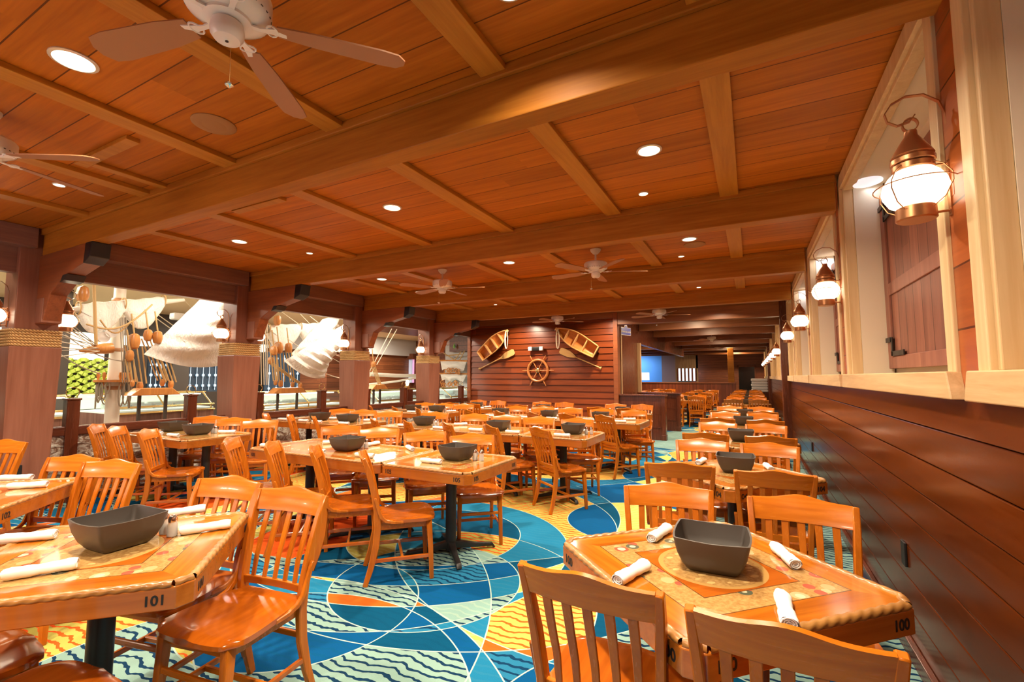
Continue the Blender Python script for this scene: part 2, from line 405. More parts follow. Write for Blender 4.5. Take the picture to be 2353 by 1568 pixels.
# foot rail line on the carpet edge
M['dome'] = simple('dome light glass', (.9, .88, .85), .3, 0, .7, (.95, .93, 1))
for wi, (a, b) in enumerate(WIN):
    lod = wi < 6
    fr = B(); x0, x1 = XW-.018, XW+.07
    fr.box(x0, x1, a, a+.085, 1.47, 3.09); fr.box(x0, x1, b-.085, b, 1.47, 3.09); fr.box(x0, x1, a+.085, b-.085, 2.985, 3.09)
    # inner bead
    fr.box(x0+.02, x1, a+.085, a+.115, 1.49, 2.985); fr.box(x0+.02, x1, b-.115, b-.085, 1.49, 2.985); fr.box(x0+.02, x1, a+.135, b-.135, 2.955, 2.985)
    win = struct(fr.build(f'window_{wi+1}', M['tan'], bevel=.004, smooth=False))
    win.name = f'window_{wi+1}'
    s_ = B(); s_.prism([(a-.035, 1.385), (b+.035, 1.385), (b-.0, 1.49), (a+.0, 1.49)], XW-.05, XW+.25, 'x')
    s_.build('window_sill', M['tanY'], win, bevel=.005, smooth=False)
    j = B(); j.box(XW+.07, XW+.26, b-.12, b-.085, 1.49, 2.985); j.box(XW+.07, XW+.26, a+.085, a+.12, 1.49, 2.985); j.box(XW+.07, XW+.30, a+.12, b-.12, 2.97, 2.985)
    j.build('window_jamb', M['white'], win, smooth=False)
    B().box(XW+.27, XW+.30, a+.1, b-.1, 1.45, 3.0).build('window_backing', M['plaster'], win, smooth=False)
    if lod:
        xb = XW+.225
        mid = a+.72
        for (p, q) in ((mid+.02, b-.13), (a+.13, mid-.02)):
            sh = B().box(xb+.012, xb+.03, p+.05, q-.05, 1.56, 2.83).build('shutter', M['shutter'], win, smooth=False)
            f2 = B(); f2.box(xb, xb+.03, p, p+.10, 1.53, 2.85); f2.box(xb, xb+.03, q-.11, q, 1.53, 2.85)
            for z in (1.53, 2.07, 2.75): f2.box(xb+.001, xb+.03, p+.1, q-.11, z, z+.09)
            f2.build('shutter_frame', M['shutterf'], sh, bevel=.003, smooth=False)
            hg = B()
            for z in (1.62, 2.63):
                hg.box(xb-.008, xb, q-.42, q-.12, z, z+.035); hg.box(xb-.008, xb, q-.15, q-.115, z, z+.14); hg.box(xb-.012, xb-.002, q-.12, q+.0, z+.105, z+.14)
            hg.build('hinge', M['black'], sh, smooth=False)
struct(B().box(.56, XW+.05, YB-.10, YB+.12, 0, ZC).build('trim_1', M['mahog'], bevel=.01, smooth=False))
struct(B().box(.60, XW+.05, 21.6, 21.8, 0, ZC).build('trim_2', M['mahog'], bevel=.01, smooth=False))

# back wall with lapped boards
w = B(); zz = 0; 
while zz < 2.95:
    z1 = min(zz+.157, 2.98)
    w.prism([(YB-.024, zz), (YB-.006, z1), (YB+.12, z1), (YB+.12, zz)], -7.14, -2.93, 'x') if False else w.add(
        [(-7.14, YB-.026, zz), (-2.93, YB-.026, zz), (-2.93, YB-.006, z1), (-7.14, YB-.006, z1), (-7.14, YB+.12, zz), (-2.93, YB+.12, zz), (-2.93, YB+.12, z1), (-7.14, YB+.12, z1)],
        [(0, 1, 2, 3), (4, 7, 6, 5), (0, 4, 5, 1), (3, 2, 6, 7), (0, 3, 7, 4), (1, 5, 6, 2)])
    zz += .157
struct(w.build('wall_back', M['lap'], smooth=False))
struct(B().box(-7.20, -7.10, YB-.06, YB+.12, 0, ZC).build('trim_3', M['bracket'], bevel=.006, smooth=False))
struct(B().box(-2.97, -2.86, YB-.07, YB+.14, 0, ZC).build('trim_4', M['bracket'], bevel=.006, smooth=False))
struct(B().box(-7.1, -2.97, YB-.07, YB+.12, 2.90, ZC).build('trim_5', M['beamd'], smooth=False))
# passage partition wall with its own trims
struct(B().box(-3.05, -2.93, YB+.12, 13.6, 0, ZC).build('wall_partition', M['mahog'], smooth=False))
M['gold'] = wood('worn pale edge', (.30, .17, .08), (.60, .42, .24), 2, .4, True, rand=0)
struct(B().box(-2.94, -2.88, YB+.35, YB+.45, 1.0, 2.7).build('trim_6', M['gold'], bevel=.004, smooth=False))
struct(B().box(-2.95, -2.84, 13.5, 13.62, .9, 2.45).build('trim_7', M['gold'], bevel=.004, smooth=False))
struct(B().box(-3.05, -2.93, 13.6, 24, 2.45, ZC).build('wall_partition_head', M['mahog'], smooth=False))
def half_wall(y, x1, z, label):
    e = empty('half_wall', label, 'divider', 'half walls by the passage')
    B().box(-2.86, x1-.06, y-.06, y+.06, 0, z-.04).build('panel', M['mahog'], e, smooth=False)
    B().box(x1-.09, x1, y-.085, y+.085, 0, z-.04).box(x1-.10, x1+.01, y-.095, y+.095, 0, .12).build('end_post', M['mahog'], e, bevel=.005, smooth=False)
    B().box(-2.88, x1+.03, y-.11, y+.11, z-.04, z).build('cap', M['mahogY'], e, bevel=.008, smooth=False)
    f = B()
    for xx in (-2.86, -2.35): f.box(xx, xx+.5, y-.07, y-.06, .28, .30)
    for zz in (.3, .6, .9): f.box(-2.84, x1-.1, y-.064, y-.058, zz, zz+.008)
    f.build('moulding', M['mahogY'], e, smooth=False)
half_wall(YB+.08, -1.79, 1.05, 'dark panelled half wall standing at the end of the boat wall')
half_wall(13.25, -1.74, 1.03, 'dark panelled half wall further inside the passage')

# sunken far room
M['lapfar'] = wood('far siding', (.16, .04, .012), (.36, .10, .03), 0, .35, True, (2, .16, 0), 2.8, rand=.2, groove=.008)
YF = 33.0
struct(B().box(-3.6, -.75, YF, YF+.1, 0, 3.3).box(.22, 1.1, YF, YF+.1, 0, 3.3).box(-.75, .22, YF, YF+.1, 2.13, 3.3).build('wall_far', M['lapfar'], smooth=False))
M['doorblk'] = simple('dark glass door', (.012, .013, .012), .12)
d = struct(B().box(-.73, .18, YF-.02, YF+.05, 0, 2.10).build('door_1', M['doorblk'], smooth=False))
B().box(-.80, -.73, YF-.05, YF, 0, 2.18).box(.18, .25, YF-.05, YF, 0, 2.18).box(-.80, .25, YF-.05, YF, 2.10, 2.18).build('door_frame', M['bracket'], d, smooth=False)
M['bead'] = wood('beadboard', (.14, .03, .012), (.30, .07, .025), 2, .35, True, (0, .16, 0), 9, rand=.2, groove=.012)
struct(B().box(-9, -.72, 24.0, 24.12, 0, 1.14).box(-.82, -.66, 23.95, 24.17, 0, 1.2).build('wall_beadboard', M['bead'], smooth=False))
struct(B().box(-9, -.66, 23.94, 24.18, 1.14, 1.20).build('trim_8', M['bracket'], smooth=False, bevel=.01))
struct(B().box(-.98, -.72, 23.98, 24.14, 1.2, ZC).build('trim_9', M['beam'], smooth=False, bevel=.01))
M['blue'] = simple('blue painted wall', (.06, .22, .55), .7)
M['mauve'] = simple('mauve painted wall', (.36, .30, .38), .7)
struct(B().box(-12, -5.2, YF-.5, YF-.4, 0, 3.2).build('wall_blue', M['blue'], smooth=False))
struct(B().box(-5.2, -4.35, 31.2, 31.3, 0, 3.2).build('wall_mauve', M['mauve'], smooth=False))
struct(B().box(-4.35, -3.0, 31.2, 31.3, 2.0, 3.2).box(-4.35, -4.25, 31.2, 31.3, 0, 2).box(-3.1, -3.0, 31.2, 31.3, 0, 3.2).build('wall_tan', M['gold'], smooth=False))
M['slatlit'] = simple('daylit pane', (.7, .8, .95), .4, 0, 1.6, (.80, .88, 1))
wn = struct(B().box(-4.25, -3.1, 31.27, 31.3, 1.2, 2.0).build('window_21', M['slatlit'], smooth=False))
sl = B()
for i in range(6): sl.box(-4.27+i*.22, -4.17+i*.22, 31.2, 31.26, 1.2, 2.0)
sl.build('window_frame', M['bracket'], wn, smooth=False)
M['whitelit'] = simple('lit white counter', (.85, .88, .9), .4, 0, .9, (.9, .95, 1))
o = B().box(-8.2, -6.0, 30.6, 31.2, 1.25, 1.75).build('service_hood', M['whitelit'], smooth=False); tag(o, 'white lit service hood in front of the blue wall beyond the passage', 'hood')
o = B().box(-9.5, -7.4, 30.2, 30.8, 1.9, 2.7).build('menu_box', M['mahog'], smooth=False); tag(o, 'dark hanging box above the counter before the blue wall', 'box')

# ------------------------------------------------------------------ columns, headers, rail
def rope_coil(mb, cx, cy, half, z0, z1, n):
    r = (z1-z0)/n/2
    for k in range(n):
        z = z0+r+2*r*k; c = .03; h = half+r*.6
        pts = []
        for sx, sy in ((1, 1), (-1, 1), (-1, -1), (1, -1)):
            for q in range(4):
                a = {(1, 1): 0, (-1, 1): 90, (-1, -1): 180, (1, -1): 270}[(sx, sy)]+q*30
                pts.append((cx+sx*(h-c)+c*cos(radians(a)), cy+sy*(h-c)+c*sin(radians(a)), z))
        mb.tube(pts, r, 8, closed=True)
ordn = ['first', 'second', 'third', 'fourth', 'fifth', 'sixth', 'seventh', 'eighth', 'ninth', 'tenth', 'eleventh', 'twelfth']
for k, cy in enumerate(CY+[-.35]):
    cx = XL-.21
    e = empty('wooden_column', ['stout wooden column with rope collar at the stern end of the open side, fullest in view',
        'second rope-collared wooden column along the open side', 'third rope-collared wooden column along the open side',
        'rope-collared wooden column closest to the boat wall', 'wooden column behind the camera side of the open rail'][k], 'column', 'columns along the open side')
    def ring(h): return [(cx-h, cy-h), (cx+h, cy-h), (cx+h, cy+h), (cx-h, cy+h)]
    lo = B(); a = ring(.178); b_ = ring(.215)
    lo.add([(x, y, 0) for x, y in a]+[(x, y, 1.80) for x, y in b_], [(3, 2, 1, 0), (4, 5, 6, 7), (0, 1, 5, 4), (1, 2, 6, 5), (2, 3, 7, 6), (3, 0, 4, 7)])
    lo.build('shaft', M['column'], e, bevel=.008, smooth=False)
    B().box(cx-.18, cx+.18, cy-.18, cy+.18, 1.98, ZC).build('upper_shaft', M['column'], e, bevel=.008, smooth=False)
    rp = B(); rope_coil(rp, cx, cy, .195, 1.80, 1.99, 6); rp.build('rope_collar', M['rope'], e)
    B().box(cx-.20, cx+.20, cy-.20, cy+.20, 0, .10).build('plinth', M['mahog'], e, bevel=.006, smooth=False)
    # knee bracket under the beam
    by = cy+.055
    poly = [(XL-.03, 2.05), (XL+.16, 2.05), (XL+.30, 2.36), (XL+.52, 2.47), (XL+.64, 2.49), (XL+.70, 2.545), (XL+1.06, 2.62), (XL+1.20, 2.68), (XL+1.22, ZB), (XL-.03, ZB)]
    br = B().prism(poly, by-.075, by+.075, 'y').build('bracket', M['bracket'], e, bevel=.008, smooth=False)
    B().prism([(XL+1.075, 2.61), (XL+1.21, 2.67), (XL+1.235, ZB-.002), (XL+1.10, ZB-.002)], by-.082, by+.082, 'y').build('bracket_cap', M['blackcap'], br, bevel=.006, smooth=False)
    B().prism([(XL+.56, 2.465), (XL+.66, 2.482), (XL+.72, 2.54), (XL+.62, 2.54)], by-.082, by+.082, 'y').build('bracket_cap', M['blackcap'], br, bevel=.004, smooth=False)
    B().box(XL, XL+.175, by-.085, by+.085, 2.06, 2.33).build('bracket_block', M['column'], br, bevel=.006, smooth=False)
ys = [-2.2, -.35]+CY+[YB+.1]
for i in range(len(ys)-1):
    a, b = ys[i]+.17, ys[i+1]-.17
    if i == len(ys)-2: b = YB-.06
    struct(B().box(-7.22, -7.10, a, b, 2.61, 2.90).build('header_beam', M['header'], bevel=.006, smooth=False))
    struct(B().box(-7.20, -6.93, a-.1, b+.1 if i < len(ys)-2 else b, 2.89, ZC).build('header_beam', M['header'], bevel=.008, smooth=False))
    struct(B().box(-7.26, -7.17, a, b, .775, .885).build('hand_rail', M['mahogY'], bevel=.012, smooth=False))
    struct(B().box(-7.225, -7.195, a, b, .04, .775).build('relief_panel', M['relief'], smooth=False))
    struct(B().box(-7.27, -7.17, a, b, 0, .06).build('base_rail', M['mahogY'], smooth=False))
PY = [2.46, 3.77, 4.80, 6.06, 7.20, 8.36, 9.62, 10.75]
wh = ['just past the first column', 'midway between first and second columns', 'just past the second column', 'midway between second and third columns', 'just past the third column', 'midway between third and fourth columns', 'just past the fourth column', 'closest to the boat wall']
for y, s_ in zip(PY, wh):
    e = empty('rail_post', 'dark square rail post with brass hoop, '+s_, 'post', 'rail posts on the open side')
    B().box(-7.275, -7.155, y-.06, y+.06, 0, 1.215).box(-7.285, -7.145, y-.07, y+.07, 1.19, 1.215).build('post', M['mahog'], e, bevel=.005, smooth=False)
    pts = [(-7.215, y+.062*cos(q*pi/12), 1.215+.066+.062*sin(q*pi/12)) for q in range(24)]
    B().sweep(pts+[pts[0]], .012, .006, (1, 0, 0)).build('hoop', M['brass'], e)
o = B().box(XL+.0005-.02, XL-.012, CY[0]-.10, CY[0]-.03, .40, .52).build('outlet', M['black'], smooth=False, bevel=.003)
tag(o, 'black power outlet low on the first rope-collared column', 'outlet')
o = B().box(XW-.012, XW, 3.20, 3.27, .46, .585).build('outlet', M['black'], smooth=False, bevel=.003); tag(o, 'black power outlet low on the plank wall by the first two tables', 'outlet')
o = B().box(XW-.012, XW, 7.45, 7.52, .46, .585).build('outlet', M['black'], smooth=False, bevel=.003); tag(o, 'small black power outlet further along the plank wall', 'outlet')

# ------------------------------------------------------------------ lanterns
def lantern_proto():
    """globe centre at origin, wall plane at +x .115"""
    e = empty('onion_lantern', 'x', 'lantern')
    B().lathe([(.045, -.078), (.082, -.055), (.100, -.022), (.104, .0), (.098, .026), (.080, .055), (.058, .078)], 24).build('globe', M['globe'], e)
    c = B().lathe([(.060, .070), (.066, .078), (.066, .098), (.060, .102), (.070, .106), (.070, .122), (.062, .128), (.068, .134), (.060, .150), (.040, .185), (.022, .215), (.020, .235), (.012, .240)], 24)
    c.build('cap', M['copper'], e)
    B().lathe([(.058, -.125), (.064, -.12), (.062, -.075), (.054, -.070)], 24).build('base_collar', M['copper'], e)
    g = B(); g.tube([(.128*cos(q*pi/14), .128*sin(q*pi/14), .012) for q in range(28)], .0022, 5, closed=True)
    for k in range(4):
        q = pi/4+k*pi/2
        g.tube([(r*cos(q), r*sin(q), z) for r, z in ((.064, .09), (.10, .062), (.126, .02), (.126, -.01), (.10, -.06), (.062, -.085))], .0022, 5)
    g.build('guard', M['copper'], e)
    h = B(); pts = [(.024*cos(q*pi/8-pi/2), 0, .262+.026*sin(q*pi/8-pi/2)) for q in range(17)]; h.sweep(pts, .018, .004, (0, 1, 0)); h.build('hanger', M['copper'], e)
    b = B()
    pts = [(.108, 0, .03), (.108, 0, .20), (.106, 0, .28), (.09, 0, .335), (.045, 0, .375), (-.01, 0, .382), (-.055, 0, .362), (-.078, 0, .325), (-.070, 0, .290), (-.040, 0, .268), (0, 0, .276), (.016, 0, .300)]
    b.sweep(pts, .016, .004, (0, 1, 0))
    b.box(.100, .112, -.012, .012, -.12, .09)
    b.tube([(.062, 0, .085), (.108, 0, .085)], .005, 6); b.tube([(.058, 0, -.10), (.108, 0, -.10)], .005, 6)
    b.lathe([(.0, 0), (.012, .0), (.012, .008), (0, .010)], 8, (.098, 0, .085), 'x'); b.lathe([(.0, 0), (.012, .0), (.012, .008), (0, .010)], 8, (.098, 0, -.10), 'x')
    b.build('wall_bracket', M['copper'], e, smooth=True)
    B().box(.104, .118, -.035, .035, -.05, .05).build('back_plate', M['strip'], e, smooth=False)
    return e
LP = lantern_proto(); used = set()
LAMPS = []
wl = ['copper onion lantern on the plank wall, biggest and closest to the camera', 'second copper onion lantern along the window wall', 'third copper onion lantern along the window wall', 'fourth copper onion lantern, just before the dark pilaster']
for k in range(4):
    p = (XW-.109, 2.27+2.415*k, 2.20); place(LP, used, p, 0, wl[k], 'lanterns on the window wall'); LAMPS.append((p, 52))
for k in range(7):
    p = (XW-.105, 13.7+2.42*k, 2.12); place(LP, used, p, 0, ordn[k]+' onion lantern past the dark pilaster on the far window wall', 'lanterns on the window wall'); LAMPS.append((p, 9))
cn = ['first', 'second', 'third', 'fourth']
for k, cy in enumerate(CY):
    for s, rz in ((-1, pi/2), (1, -pi/2)):
        p = (XL-.21, cy+s*(.18+.118), 2.13)
        place(LP, used, p, rz, f'copper onion lantern on the {"camera-facing" if s < 0 else "far"} side of the {cn[k]} rope-collared column', 'lanterns on the columns'); LAMPS.append((p, 11))

# ------------------------------------------------------------------ ceiling fixtures
def dl(x, y, r, label, group, bright=True, parent_name='downlight'):
    e = empty('downlight' if bright else 'ceiling_speaker', label, 'ceiling light' if bright else 'speaker', group, (x, y, ZC))
    n = 28
    if bright:
        B().lathe([(r*1.02, 0), (r*1.02, -.006), (r*.86, -.010), (r*.84, -.002)], n).build('trim_ring', M['ring'], e)
        B().lathe([(r*.84, -.0035), (r*.0, -.0045)], n).build('lens', M['lens'], e, smooth=False)
    else:
        B().lathe([(r, 0), (r, -.006), (r*.92, -.012), (r*.60, -.012)], n).build('rim', M['grille'], e)
        B().lathe([(r*.6, -.011), (r*.3, -.016), (0, -.017)], n).build('grille', M['grille'], e)
DLP = []
bayn = ['bay above the camera', 'second bay', 'third bay', 'fourth bay', 'fifth bay']
xn = {-.6: 'by the window wall', -3.03: 'in the middle', -5.45: 'by the columns'}
for k in range(1, 4):
    for x in (-.6, -3.03, -5.45):
        if k == 3: continue
        y = .88+2.42*k; dl(x, y, .088, f'large round downlight {xn[x]} of the {bayn[k]} of ceiling', 'large downlights'); DLP.append((x, y, 1))
dl(-3.06, .95, .098, 'large ribbed downlight beside the foremost ceiling fan', 'large downlights'); DLP.append((-3.06, .95, 1))
dl(-.85, 1.60, .07, 'downlight cut by the top of the photo', 'large downlights'); DLP.append((-.85, 1.6, 0))
DLP += [(-.6, 8.14, 1), (-3.03, 8.14, 1), (-5.45, 8.14, 1), (-.6, 10.3, 1), (-3.0, 10.3, 1), (-5.4, 10.3, 1), (-.6, .95, 1), (-5.45, .95, 1), (-.6, -1.45, 1), (-3.0, -1.45, 1), (-5.4, -1.45, 1)]
for x, y, s_ in ((-5.19, 1.58, 'foremost bay near the columns'), (-.8, 4.08, 'second bay near the windows'), (-5.14, 4.05, 'second bay near the columns'), (-.79, 6.5, 'third bay near the windows'), (-5.1, 8.97, 'fourth bay near the columns'), (-.8, 8.94, 'fourth bay near the windows')):
    dl(x, y, .044, 'small round downlight in the '+s_, 'small downlights')
for x, y, s_ in ((-3.04, 1.64, 'large round tan speaker flush in the ceiling by the foremost downlight'), (-.57, 6.0, 'round tan speaker beside the third-bay downlight near windows'), (-5.5, 6.03, 'round tan speaker beside the third-bay downlight near columns')):
    dl(x, y, .128, s_, 'ceiling speakers', False)
e = B().lathe([(.10, 0), (.10, -.01), (.07, -.022), (0, -.028)], 24, (XW+.14, 4.30, 2.97)).build('dome_light', M['dome']); tag(e, 'round white dome light under the top of the first full window', 'ceiling light')

def fan_proto():
    e = empty('ceiling_fan', 'x', 'ceiling fan')
    B().lathe([(.068, 0), (.068, -.012), (.060, -.030), (.034, -.058), (.020, -.066)], 24).build('canopy', M['ivory'], e)
    B().lathe([(.013, -.055), (.013, -.17)], 12).build('downrod', M['ivory'], e)
    mo = B().lathe([(.020, -.160), (.10, -.168), (.138, -.176), (.148, -.188), (.148, -.245), (.142, -.258), (.120, -.272), (.095, -.284)], 36).build('motor', M['ivory'], e)
    v = B()
    for k in range(30):
        q = 2*pi*k/30; v.sweep([(.146*cos(q), .146*sin(q), -.250), (.098*cos(q), .098*sin(q), -.280)], .011, .004, (-sin(q), cos(q), 0))
    v.build('vents', M['grilled'] if 'grilled' in M else M['black'], mo, smooth=False)
    B().lathe([(.082, -.280), (.082, -.296), (.060, -.300)], 30).build('flywheel', M['ivory'], e)
    B().lathe([(.040, -.298), (.054, -.306), (.058, -.330), (.056, -.352), (.044, -.368), (.0, -.374)], 24).build('switch_housing', M['ivory'], e)
    B().lathe([(.006, -.374), (.006, -.376), (0, -.3765)], 8).build('screw', M['black'], e)
    pc = B().tube([(-.058, 0, -.340), (-.062, 0, -.40), (-.062, 0, -.50)], .0014, 5).build('pull_chain', M['brass'], e)
    B().lathe([(0, 0), (.014, -.004), (.016, -.012), (.004, -.022), (0, -.023)], 10, (-.062, 0, -.498)).build('pull_knob', M['chrome'], pc)
    for k in range(5):
        q = 2*pi*k/5+.35; R = Matrix.Rotation(q, 4, 'Z')
        T = Matrix.Rotation(radians(11), 4, 'X')
        a = B(); a.sweep([(.06, 0, 0), (.11, .0, -.004), (.15, 0, .0), (.20, 0, .004)], [.022, .018, .03, .05], .006, (0, 1, 0)); a.tube([(.15+.02*cos(t*pi/6), .0+.03*sin(t*pi/6), 0) for t in range(12)], .004, 5, closed=True)
        a2 = B().merge(a, Matrix.Translation((0, 0, -.291)) @ R); iron = a2.build('blade_iron', M['ivory'], e)
        b = B(); out = [(.17, -.040), (.30, -.056), (.56, -.066), (.63, -.058), (.66, -.02), (.66, .02), (.63, .058), (.56, .066), (.30, .056), (.17, .040)]
        b.prism(out, -.003, .003); b2 = B().merge(b, Matrix.Translation((0, 0, -.288)) @ R @ T); b2.build('blade', M['fanblade'], e, smooth=False)
    return e
M['grilled'] = simple('vent shadow', (.10, .08, .07), .6)
FP = fan_proto(); used = set()
for x, y, rz, lb in ((-1.715, .955, -.75, 'white ceiling fan above the foremost tables, cut by the photo top'), (-4.12, .9, .2, 'white ceiling fan partly beyond the edge near the first column'),
                     (-1.73, 5.65, .1, 'white ceiling fan in the third bay nearer the windows'), (-4.15, 5.65, 0, 'white ceiling fan in the third bay nearer the columns'),
                     (-1.75, 10.35, 0, 'white ceiling fan hanging before the passage opening'), (-4.15, 10.35, .3, 'white ceiling fan in front of the boat wall'),
                     (-1.25, 18.2, 0, 'distant white ceiling fan in the passage, the first of two'), (-1.2, 23.6, .2, 'distant white ceiling fan in the passage, the second of two')):
    place(FP, used, (x, y, ZC), rz, lb, 'ceiling fans')

# ------------------------------------------------------------------ boat wall decor
def boat_mesh(L, Wd, D, parent):
    """boat opening faces -y, bow at +x end; transom at -x"""
    def half(t):  # width at t 0..1 (stern->bow)
        return Wd/2*(.66+.5*t-.1*t*t)*(1-max(0, (t-.35)/.65)**2.1) if t > .0 else Wd/2*.66
    nu, nv = 22, 13
    def hull(u, v, s=1.0, dd=0):
        w = half(u)*s; a = (v-.5)*pi; dep = D*(1-.35*u)*(s)
        return (u*L-L/2, -(cos(a)**.7)*0 + (cos(a)**.8)*dep*-1*-1, sin(a)*w*-1)
    o = B().grid(lambda u, v: hull(u*.995, v), nu, nv)
    o.add([hull(0, i/12) for i in range(13)], [tuple(range(13))])
    # y axis: hull goes to +y (towards wall)
    h = o.build('hull', M['boatout'], parent)
    i_ = B().grid(lambda u, v: tuple(a*b for a, b in zip(hull(.02+u*.93, v, .93), (1, .85, 1))), nu, nv)
    i_.add([tuple(a*b for a, b in zip(hull(.02, i/12, .93), (1, .85, 1))) for i in range(13)], [tuple(range(13))])
    i_.build('lining', M['boatin'], parent)
    g = B(); rim = [Vector(hull(k/21*.995, 0)) for k in range(22)]+[Vector(hull(k/21*.995, 1)) for k in reversed(range(22))]
    g.tube([p+Vector((0, -.004, 0)) for p in rim], .016, 6, closed=True); g.tube([hull(0, 0), hull(0, 1)], .02, 6)
    bow = hull(.995, .5); g.box(L/2-.10, L/2-.0, -.012, .004, -.035, .035)
    g.build('gunwale', M['gunwale'], parent)
    for t in (.27, .50, .72):
        w = half(t)*.93; B().box(t*L-L/2-.014, t*L-L/2+.014, -.002, D*.5, -w, w).build('thwart', M['gunwale'], parent, smooth=False)
for nm, c, ang, lb, mir in (('L', at(1145, 791, Y=YB), 38, 'small wooden rowing boat hung on the red wall nearer the columns', 1),
                       ('R', at(1329, 783, Y=YB), 180-31, 'small wooden rowing boat hung on the red wall, bow tipped inward, nearer the passage', 1)):
    e = empty('rowing_boat', lb, 'boat', 'rowing boats on the back wall', (c.x, YB-.25, c.z))
    e.rotation_euler = (0, -radians(ang), 0)
    boat_mesh(1.12 if nm == 'L' else 1.22, .46, .2, e)
    k = B(); c2 = Vector((.52, -.03, 0))
    R = Matrix.Rotation(radians(ang), 4, 'Y')
    for j in range(3):
        pts = [c2+(R @ Vector((.03*sin(t*2*pi/16)*(1+.3*j), -.01*j, -.24*(1-cos(t*2*pi/16))))) for t in range(16)]
        k.tube(pts, .008, 6, closed=True)
    k.build('mooring_rope', M['cord'], e)
for (a, b, lb) in ((at(1103, 848, Y=YB-.05), at(1182, 808, Y=YB-.05), 'light wooden paddle under the boat nearer the columns'), (at(1380, 846, Y=YB-.05), at(1287, 805, Y=YB-.05), 'light wooden paddle under the boat nearer the passage')):
    d = (b-a); L = d.length; ang = atan2(d.z, d.x)
    o = B(); o.tube([(0, 0, 0), (L*.68, 0, 0)], .016, 10); o.tube([(-.02, 0, 0), (0, 0, 0), (.03, 0, 0)], [.04, .035, .017], 8)
    out = [(L*.60, -.018), (L*.70, -.06), (L*.78, -.085), (L*.96, -.085), (L, -.06), (L, .06), (L*.96, .085), (L*.78, .085), (L*.70, .06), (L*.60, .018)]
    o.prism([(p[0], p[1]) for p in out], -.010, .010, 'y')
    q = o.build('paddle', M['paddle'], bevel=0, ang=50); q.location = (a.x, YB-.06, a.z); q.rotation_euler = (0, -ang, 0); tag(q, lb, 'paddle', 'paddles on the back wall')
c = at(1236, 852, Y=YB-.06)
e = empty('ship_wheel', 'wooden ship wheel with spokes hung on the red wall between the boats', 'ship wheel', None, (c.x, YB-.064, c.z))
B().tube([(.28*cos(q*pi/24), 0, .28*sin(q*pi/24)) for q in range(48)], .034, 10, closed=True).build('rim', M['wheelw'], e, bevel=0)
B().lathe([(0, -.03), (.045, -.03), (.06, -.02), (.06, .03), (0, .03)], 20, axis='y').build('hub', M['brass'], e)
for k in range(6):
    q = pi/3*k; s_ = B(); pr = [(.05, .012), (.10, .014), (.16, .018), (.20, .011), (.24, .014), (.32, .012), (.34, .018), (.40, .016), (.46, .008)]
    s_.tube([(r*cos(q), 0, r*sin(q)) for r, w_ in pr], [w_ for r, w_ in pr], 8, up=(0, 1, 0)); s_.build('spoke', M['wheelw'], e)
c = at(1233, 802, Y=YB-.05)
e = empty('emergency_light', 'black emergency light unit with two small lamp heads above the ship wheel', 'emergency light', None, (c.x, YB-.06, c.z))
B().box(-.11, .11, -.035, .035, -.05, .05).build('housing', M['black'], e, bevel=.01)
for s in (-1, 1): B().box(-.055, .055, -.05, .03, -.055, .055).build('lamp_head', M['ivory'], e, bevel=.02).location = (s*.16, -.03, 0)
# blue sign hanging in the passage
M['signblue'] = simple('blue sign enamel', (.03, .05, .45), .35)
c = at(1438, 762, X=-2.80)
e = empty('hanging_sign', 'small blue sign with white border and lettering at the passage corner', 'sign', None, (c.x, c.y, c.z))
e.rotation_euler = (0, 0, radians(72))
def plate(w, h, t0, t1, hump):
    p = [(-w, -h), (w, -h), (w, h), (hump, h)]+[(hump*cos(q*pi/8), h+hump*1.15*sin(q*pi/8)) for q in range(1, 8)]+[(-hump, h), (-w, h)]
    return B().prism(p, t0, t1, 'y')
plate(.23, .10, -.004, .008, .07).build('border', M['ivory'], e, smooth=False)
plate(.215, .087, -.008, 0, .058).build('face', M['signblue'], e, smooth=False)
def text(s, size, parent, loc, rot, mat, ext=.001, name='lettering'):
    cu = bpy.data.curves.new(name, 'FONT'); cu.body = s; cu.size = size; cu.align_x = 'CENTER'; cu.align_y = 'CENTER'; cu.extrude = ext; cu.offset = size*.022
    tmp = bpy.data.objects.new(name, cu); me = bpy.data.meshes.new_from_object(tmp); bpy.data.objects.remove(tmp); bpy.data.curves.remove(cu)
    me.materials.append(mat); o = bpy.data.objects.new(name, me); COL.objects.link(o); o.parent = parent; o.location = loc; o.rotation_euler = rot
    return o
text('STARBOARD DECK', .052, e, (0, -.010, -.015), (pi/2, 0, 0), M['ivory'])
